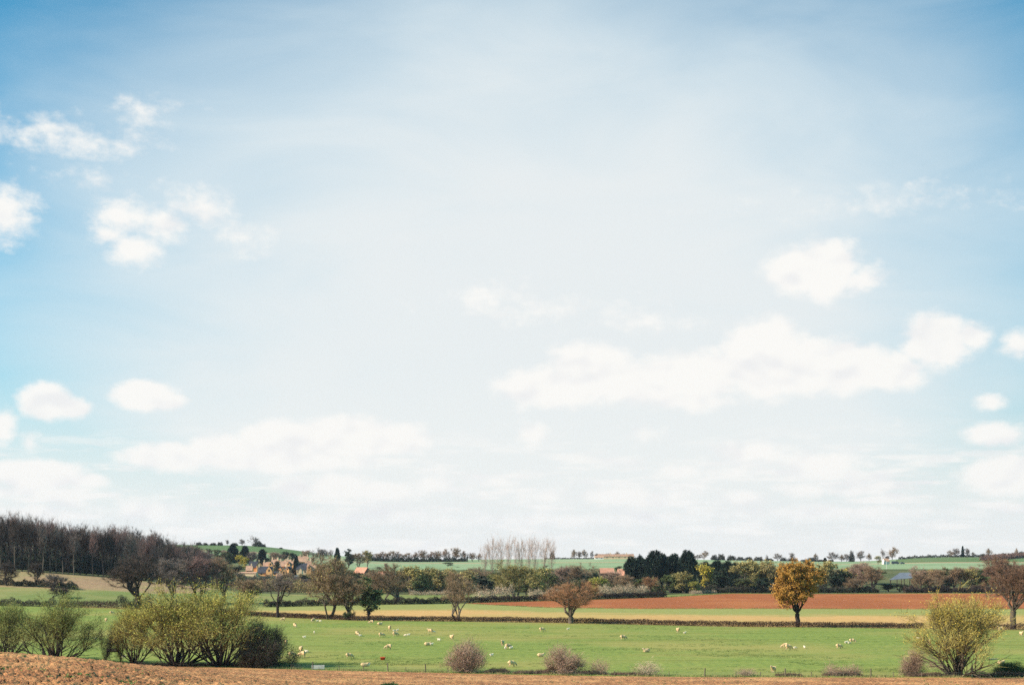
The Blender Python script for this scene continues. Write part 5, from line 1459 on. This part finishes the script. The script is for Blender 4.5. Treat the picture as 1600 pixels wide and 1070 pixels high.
# trough
loc = G0(497, float(E1(497)) + 2.2); e = empty('water_trough', loc, .1); tag(e, 'pale rectangular water trough on the grass by the fence', 'trough')
mb = MB()
mb.box(-.9, -.35, .06, .9, .35, .12); mb.box(-.9, -.35, .12, -.84, .35, .58); mb.box(.84, -.35, .12, .9, .35, .58); mb.box(-.84, -.35, .12, .84, -.29, .58); mb.box(-.84, .29, .12, .84, .35, .58)
mb.build('tank', M['galv'], e)
MB().box(-.84, -.29, .12, .84, .29, .46).build('water', M['water'], e)
for x in (-.7, .7): MB().box(x - .08, -.3, -.1, x + .08, .3, .06).build('foot', M['galv'], e)
# red tub
D = 36441 / (1030.5 - HZ); loc = G0(598, D); e = empty('feed_tub', loc); tag(e, 'small bright red feed tub lying alone among the sheep', 'tub')
n = 16; mb = MB()
prof = [(.30, 0), (.42, .42), (.45, .42), (.45, .46), (.38, .46), (.27, .05)]
for k, (r0, z0) in enumerate(prof): mb.V += [(cos(2 * pi * i / n) * r0, sin(2 * pi * i / n) * r0, z0) for i in range(n)]
for k in range(len(prof) - 1):
    for i in range(n): j = (i + 1) % n; mb.Fc.append((k * n + i, k * n + j, (k + 1) * n + j, (k + 1) * n + i))
mb.Fc.append(tuple(range(n)))
mb.build('tub', M['tub'], e, smooth=True); MB().cyl(0, 0, .05, .25, .26, .31, 16).build('lick_block', M['tub_in'], e)
# dark heap / plank seen through the saplings, and pale plank
def log(px, py, L, r, m, label, rz):
    D = 36441 / (py - HZ); rs = np.random.RandomState(px)
    P = [np.array([(-.5 + i / 4) * L, rs.normal() * .04, r * .8]) for i in range(5)]
    V, T = tubes(P[:-1], P[1:], [r, r * .95, r * .9, r * .8], [r * .95, r * .9, r * .8, r * .6], 8)
    o = link('fallen_log', mesh('log', V, T, [m]), None, G0(px, D)); o.rotation_euler = (0, 0, rz)
    tag(o, label, 'log')
log(177, 1018, 2.0, .32, M['dirt_dark'], 'short dark log lying on the pasture behind the saplings', .1)
log(1552, 1030, 2.0, .12, M['post_pale'], 'pale thin log lying in the shaded grass beside the golden willow', .5)

# ------------------------------------------------------------------ sheep
def sheep_mesh(key, pose, lamb=False):
    """one continuous body grown from a skeleton; nose towards +x"""
    k = .55 if lamb else 1.0
    lie = pose == 'lying'
    bz = .34 if lie else .66
    if lamb: bz = .62
    nodes, edges, rad = [], [], []
    def add(p, r, par=None):
        nodes.append(p); rad.append(r)
        if par is not None: edges.append((par, len(nodes) - 1))
        return len(nodes) - 1
    fat = .74 if lamb else 1.0
    pel = add((-.34, 0, bz), (.25 * fat, .27 * fat))
    mid = add((-.05, 0, bz - .01), (.30 * fat, .31 * fat), pel)
    che = add((.28, 0, bz), (.26 * fat, .28 * fat), mid)
    rump = add((-.55, 0, bz + .02), (.17 * fat, .20 * fat), pel)
    tail = add((-.66, 0, bz - .12), (.05, .05), rump)
    if pose == 'grazing':
        nk = add((.52, 0, bz - .08), (.15, .16), che); hd = add((.68, .0, bz - .32), (.10, .095), nk); no = add((.78, 0, bz - .52), (.06, .055), hd)
        earz, eard = hd, (.66, bz - .27)
    elif pose == 'lying':
        nk = add((.48, 0, bz + .14), (.15, .15), che); hd = add((.60, .0, bz + .30), (.10, .095), nk); no = add((.78, 0, bz + .24), (.06, .055), hd)
        earz, eard = hd, (.58, bz + .34)
    else:
        nk = add((.48, 0, bz + .20), (.14, .14), che); hd = add((.60, .0, bz + .38), (.10, .09), nk); no = add((.78, 0, bz + .32), (.06, .05), hd)
        earz, eard = hd, (.58, bz + .42)
    for s in (-1, 1):
        add((eard[0] - .02, s * .17, eard[1]), (.035, .02), earz)
    for (x, par) in ((.28, che), (-.38, pel)):
        for s in (-1, 1):
            if lie:
                a_ = add((x + .08, s * .22, .16), (.08, .08), par); c_ = add((x + .28, s * .24, .07), (.045, .045), a_)
            else:
                a_ = add((x, s * .13, bz - .26), (.085, .085), par)
                b2 = add((x + (.02 if x > 0 else -.05), s * .13, bz * .36), (.042, .042), a_)
                c_ = add((x + .02, s * .13, .03), (.04, .04), b2)
    me = bpy.data.meshes.new('skel'); me.from_pydata(nodes, edges, []); me.update()
    o = bpy.data.objects.new('skel', me); COL.objects.link(o)
    md = o.modifiers.new('s', 'SKIN'); md.use_smooth_shade = True
    for i, v in enumerate(me.skin_vertices[0].data): v.radius = rad[i]; v.use_root = (i == 1)
    o.modifiers.new('d', 'SUBSURF').levels = 1
    dg = bpy.context.evaluated_depsgraph_get()
    out = bpy.data.meshes.new_from_object(o.evaluated_get(dg))
    bpy.data.objects.remove(o)
    out.name = key
    out.materials.clear(); out.materials.append(M['wool_lamb' if lamb else 'wool']); out.materials.append(M['face'])
    lim = {'grazing': lambda c: c.x > .60 and c.z < bz - .22, 'lying': lambda c: c.x > .56 and c.z > bz + .18}.get(pose, lambda c: c.x > .56 and c.z > bz + .26)
    for p in out.polygons:
        p.use_smooth = True
        c = p.center
        p.material_index = 1 if (lim(c) or (not lie and c.z < bz * .42) or (lie and c.z < .1 and abs(c.y) > .2)) else 0
    co = np.zeros(len(out.vertices) * 3, np.float32); out.vertices.foreach_get('co', co); out.vertices.foreach_set('co', co * (k * (1.0 if lamb else 1.05)))
    out.update()
    return out
SM = {('g', 0): sheep_mesh('ewe_grazing', 'grazing'), ('s', 0): sheep_mesh('ewe_standing', 'standing'), ('l', 0): sheep_mesh('ewe_lying', 'lying'),
      ('s', 1): sheep_mesh('lamb_standing', 'standing', True), ('g', 1): sheep_mesh('lamb_grazing', 'grazing', True), ('l', 1): sheep_mesh('lamb_lying', 'lying', True)}
# (px, row of feet, pose, lamb?, heading degrees (0 = faces right), label)
FLOCK = [
 (442, 969.5, 'g', 0, 200, 'cream ewe by the hedge below the small dark bare tree'),
 (461, 980.5, 'g', 0, 300, 'small looking cream ewe below the hedge, between the bare tree and tallest tree'),
 (489, 971, 'g', 0, 250, 'cream ewe by the hedge leading two lambs below the tallest brown tree'),
 (495.5, 971, 's', 1, 20, 'white lamb right behind the ewe below the tallest brown tree'),
 (500.5, 971, 'g', 1, 160, 'white lamb outermost of the two below the tallest brown tree'),
 (491, 990, 's', 1, 100, 'lone white lamb above the trio of ewes by the dark thicket'),
 (475.5, 997, 'l', 1, 10, 'white lamb lying stretched out uphill of the three ewes'),
 (447, 1007, 'g', 0, 100, 'ewe half hidden at the edge of the round dark thicket bush'),
 (470.5, 1018.5, 's', 0, 290, 'upper ewe of the trio beside the round dark thicket bush'),
 (456.5, 1026.5, 'g', 0, 20, 'ewe nearest the thicket in the trio, head down'),
 (472, 1026.5, 'g', 0, 170, 'lower outer ewe of the trio beside the thicket'),
 (479, 1019.5, 's', 1, 180, 'tiny lamb beside the upper ewe of the trio'),
 (558.5, 993.5, 'g', 0, 300, 'ewe with a lamb at its side in the pasture below the ivy covered tree'),
 (562.8, 994.5, 's', 1, 190, 'lamb pressed against the ewe below the ivy covered tree'),
 (580, 974.5, 'g', 0, 190, 'ewe close to the hedge near the end of the brown hedge trees'),
 (593.5, 976, 'l', 0, 30, 'small pale sheep lying by the hedge next to a ewe'),
 (609, 984.5, 's', 0, 280, 'ewe standing uphill of two tiny lambs'),
 (616, 986.5, 'g', 1, 30, 'first of two tiny lambs downhill of a standing ewe'),
 (621, 986, 's', 1, 60, 'second of two tiny lambs downhill of a standing ewe'),
 (596.5, 995, 'g', 0, 10, 'dusky ewe grazing level with another, nearer the village side'),
 (618, 993.5, 'g', 0, 20, 'dusky ewe grazing level with another, nearer the middle of the pasture'),
 (633.5, 993.5, 'g', 1, 170, 'first faint lamb beyond the two dusky grazing ewes'),
 (638.5, 993, 's', 1, 10, 'second faint lamb beyond the two dusky grazing ewes'),
 (606.5, 1014.5, 'g', 0, 200, 'ewe grazing directly uphill of the red feed tub'),
 (546, 1028, 'g', 0, 10, 'large ewe alone between the thicket trio and the red feed tub'),
 (570, 1041.5, 'l', 0, 5, 'pale sheep lying down close to the fence below the red feed tub'),
 (575, 1041.5, 's', 1, 10, 'lamb beside the sheep lying close to the fence'),
 (672, 988, 's', 0, 170, 'ewe uphill of the round bare thorn bush with a lamb behind'),
 (678, 988, 'g', 1, 10, 'lamb directly behind the ewe uphill of the thorn bush'),
 (686, 1000.5, 'l', 1, 170, 'small white lamb lying alone between two ewes above the thorn bush'),
 (706, 999, 's', 0, 300, 'ewe standing head up just above the round bare thorn bush'),
 (668, 1008, 'l', 0, 20, 'long bodied ewe lying down uphill of the bare thorn bush'),
 (674.5, 1008, 's', 1, 20, 'lamb at the head of the long bodied lying ewe'),
 (785, 1008.5, 's', 0, 260, 'upper ewe of the pair with lambs between the thorn bushes'),
 (794.5, 1013.5, 'g', 0, 20, 'lower ewe of the pair with lambs between the thorn bushes'),
 (789.5, 1014, 's', 1, 80, 'lamb on the near side of the lower ewe between the thorn bushes'),
 (798.5, 1014, 's', 1, 20, 'lamb on the far side of the lower ewe between the thorn bushes'),
 (768, 1025, 'l', 1, 20, 'lone white lamb lying between the two thorn bushes'),
 (800, 1041.5, 'g', 0, 20, 'ewe grazing just above the low reddish brambles'),
 (845, 1025.5, 'l', 0, 10, 'slim pale sheep lying beside the bramble thorn bush'),
 (847, 985.5, 'g', 0, 10, 'ewe below the hedge beside the low spreading rusty oak'),
 (887.5, 983.5, 's', 1, 30, 'tiny lamb below the trunk of the spreading rusty oak'),
 (974, 999, 'g', 0, 10, 'ewe alone in the open middle of the pasture'),
 (1010, 1018.5, 'l', 0, 200, 'white sheep lying in the grass above the pale wispy shrub'),
 (1059.5, 988, 's', 0, 280, 'ewe with a lamb midway between the rusty oak and orange oak'),
 (1070, 990, 's', 1, 20, 'lamb trailing the ewe midway between the two oaks'),
 (1226, 1012.5, 'g', 0, 190, 'pale ewe overlapping a darker one below the orange oak'),
 (1232, 1014.5, 'g', 0, 10, 'darker ewe in front of the pale one below the orange oak'),
 (1242.5, 1013.5, 'g', 1, 10, 'nearer of two lambs in line with the ewes below the orange oak'),
 (1257, 1013, 's', 1, 100, 'farther of two lambs in line with the ewes below the orange oak'),
 (1311, 1013, 'g', 0, 10, 'ewe grazing downhill of a ewe with two lambs'),
 (1332, 1004.5, 'g', 0, 350, 'ewe with two lambs behind it in the pasture before the golden willow'),
 (1322, 1005.5, 's', 1, 20, 'hindmost of two lambs following the ewe before the golden willow'),
 (1327, 1006, 'g', 1, 20, 'foremost of two lambs following the ewe before the golden willow'),
 (1208, 1050.5, 's', 0, 230, 'ewe standing close to the fence below the orange oak'),
 (1434.5, 999, 's', 1, 180, 'first tiny lamb at the edge of the golden willow crown'),
 (1438.5, 999, 'g', 1, 0, 'second tiny lamb at the edge of the golden willow crown'),
 (1452.5, 1008, 's', 0, 260, 'ewe seen through the outer twigs of the golden willow'),
 (1563, 985.5, 's', 0, 200, 'sheep in the shade at the foot of the hedge by the reddish oak'),
 (1596, 993, 's', 0, 280, 'ewe cut by the frame edge below the reddish oak'),
 (1564, 1037.5, 'l', 0, 20, 'reddish looking ewe lying in the shade of the golden willow'),
 (175, 960, 'g', 0, 20, 'upper of two bright sheep below the dark spreading oak'),
 (166, 971.5, 's', 0, 300, 'lower of two bright sheep below the dark spreading oak'),
 (206.5, 972, 's', 1, 20, 'first lamb glimpsed through the small open willow'),
 (212, 976, 's', 1, 200, 'second lamb glimpsed through the small open willow'),
 (194.5, 992, 'g', 0, 10, 'ewe in shade glimpsed behind the thin sapling'),
 (223.5, 1003, 'g', 0, 20, 'bright ewe seen between the small open willow and big willow'),
 (193, 1028, 'l', 1, 20, 'lamb lying at the foot of the saplings'),
 (150, 999, 's', 1, 20, 'tiny lamb between the wide green willow and slim dark shrub'),
 (375, 981, 'g', 0, 20, 'ewe seen through the top of the second big willow'),
 (352, 992, 'g', 0, 200, 'ewe seen through the middle of the second big willow'),
 (316, 1010, 'g', 0, 200, 'ewe glimpsed between the two big yellow green willows'),
 (398, 1008, 's', 1, 200, 'lamb glimpsed through the round dark thicket bush'),
]
for (px, py, pose, lamb, hdg, l) in FLOCK:
    D = 36441.0 / (py - HZ)
    o = link('lamb' if lamb else 'sheep', SM[(pose, lamb)], None, G0(px, D))
    o.rotation_euler = (0, 0, radians(hdg))
    if lamb == 0:
        q = random.Random(px).uniform(.88, 1.03); o.scale = (q, q, q)
    tag(o, l, 'lamb' if lamb else 'sheep', 'sheep and lambs on the pasture')

# ------------------------------------------------------------------ haze
HAZE = .000035
hz = MB().box(-4200, -80, -140, 4600, 4700, 140).build('haze', bpy.data.materials.new('haze_air'))
tag(hz, kind='stuff')
hm = hz.data.materials[0]; hm.use_nodes = True
t = hm.node_tree; t.nodes.clear()
pv = t.nodes.new('ShaderNodeVolumePrincipled'); mo = t.nodes.new('ShaderNodeOutputMaterial')
pv.inputs['Color'].default_value = (.72, .82, 1.0, 1); pv.inputs['Density'].default_value = HAZE; pv.inputs['Anisotropy'].default_value = .2
t.links.new(pv.outputs[0], mo.inputs['Volume'])
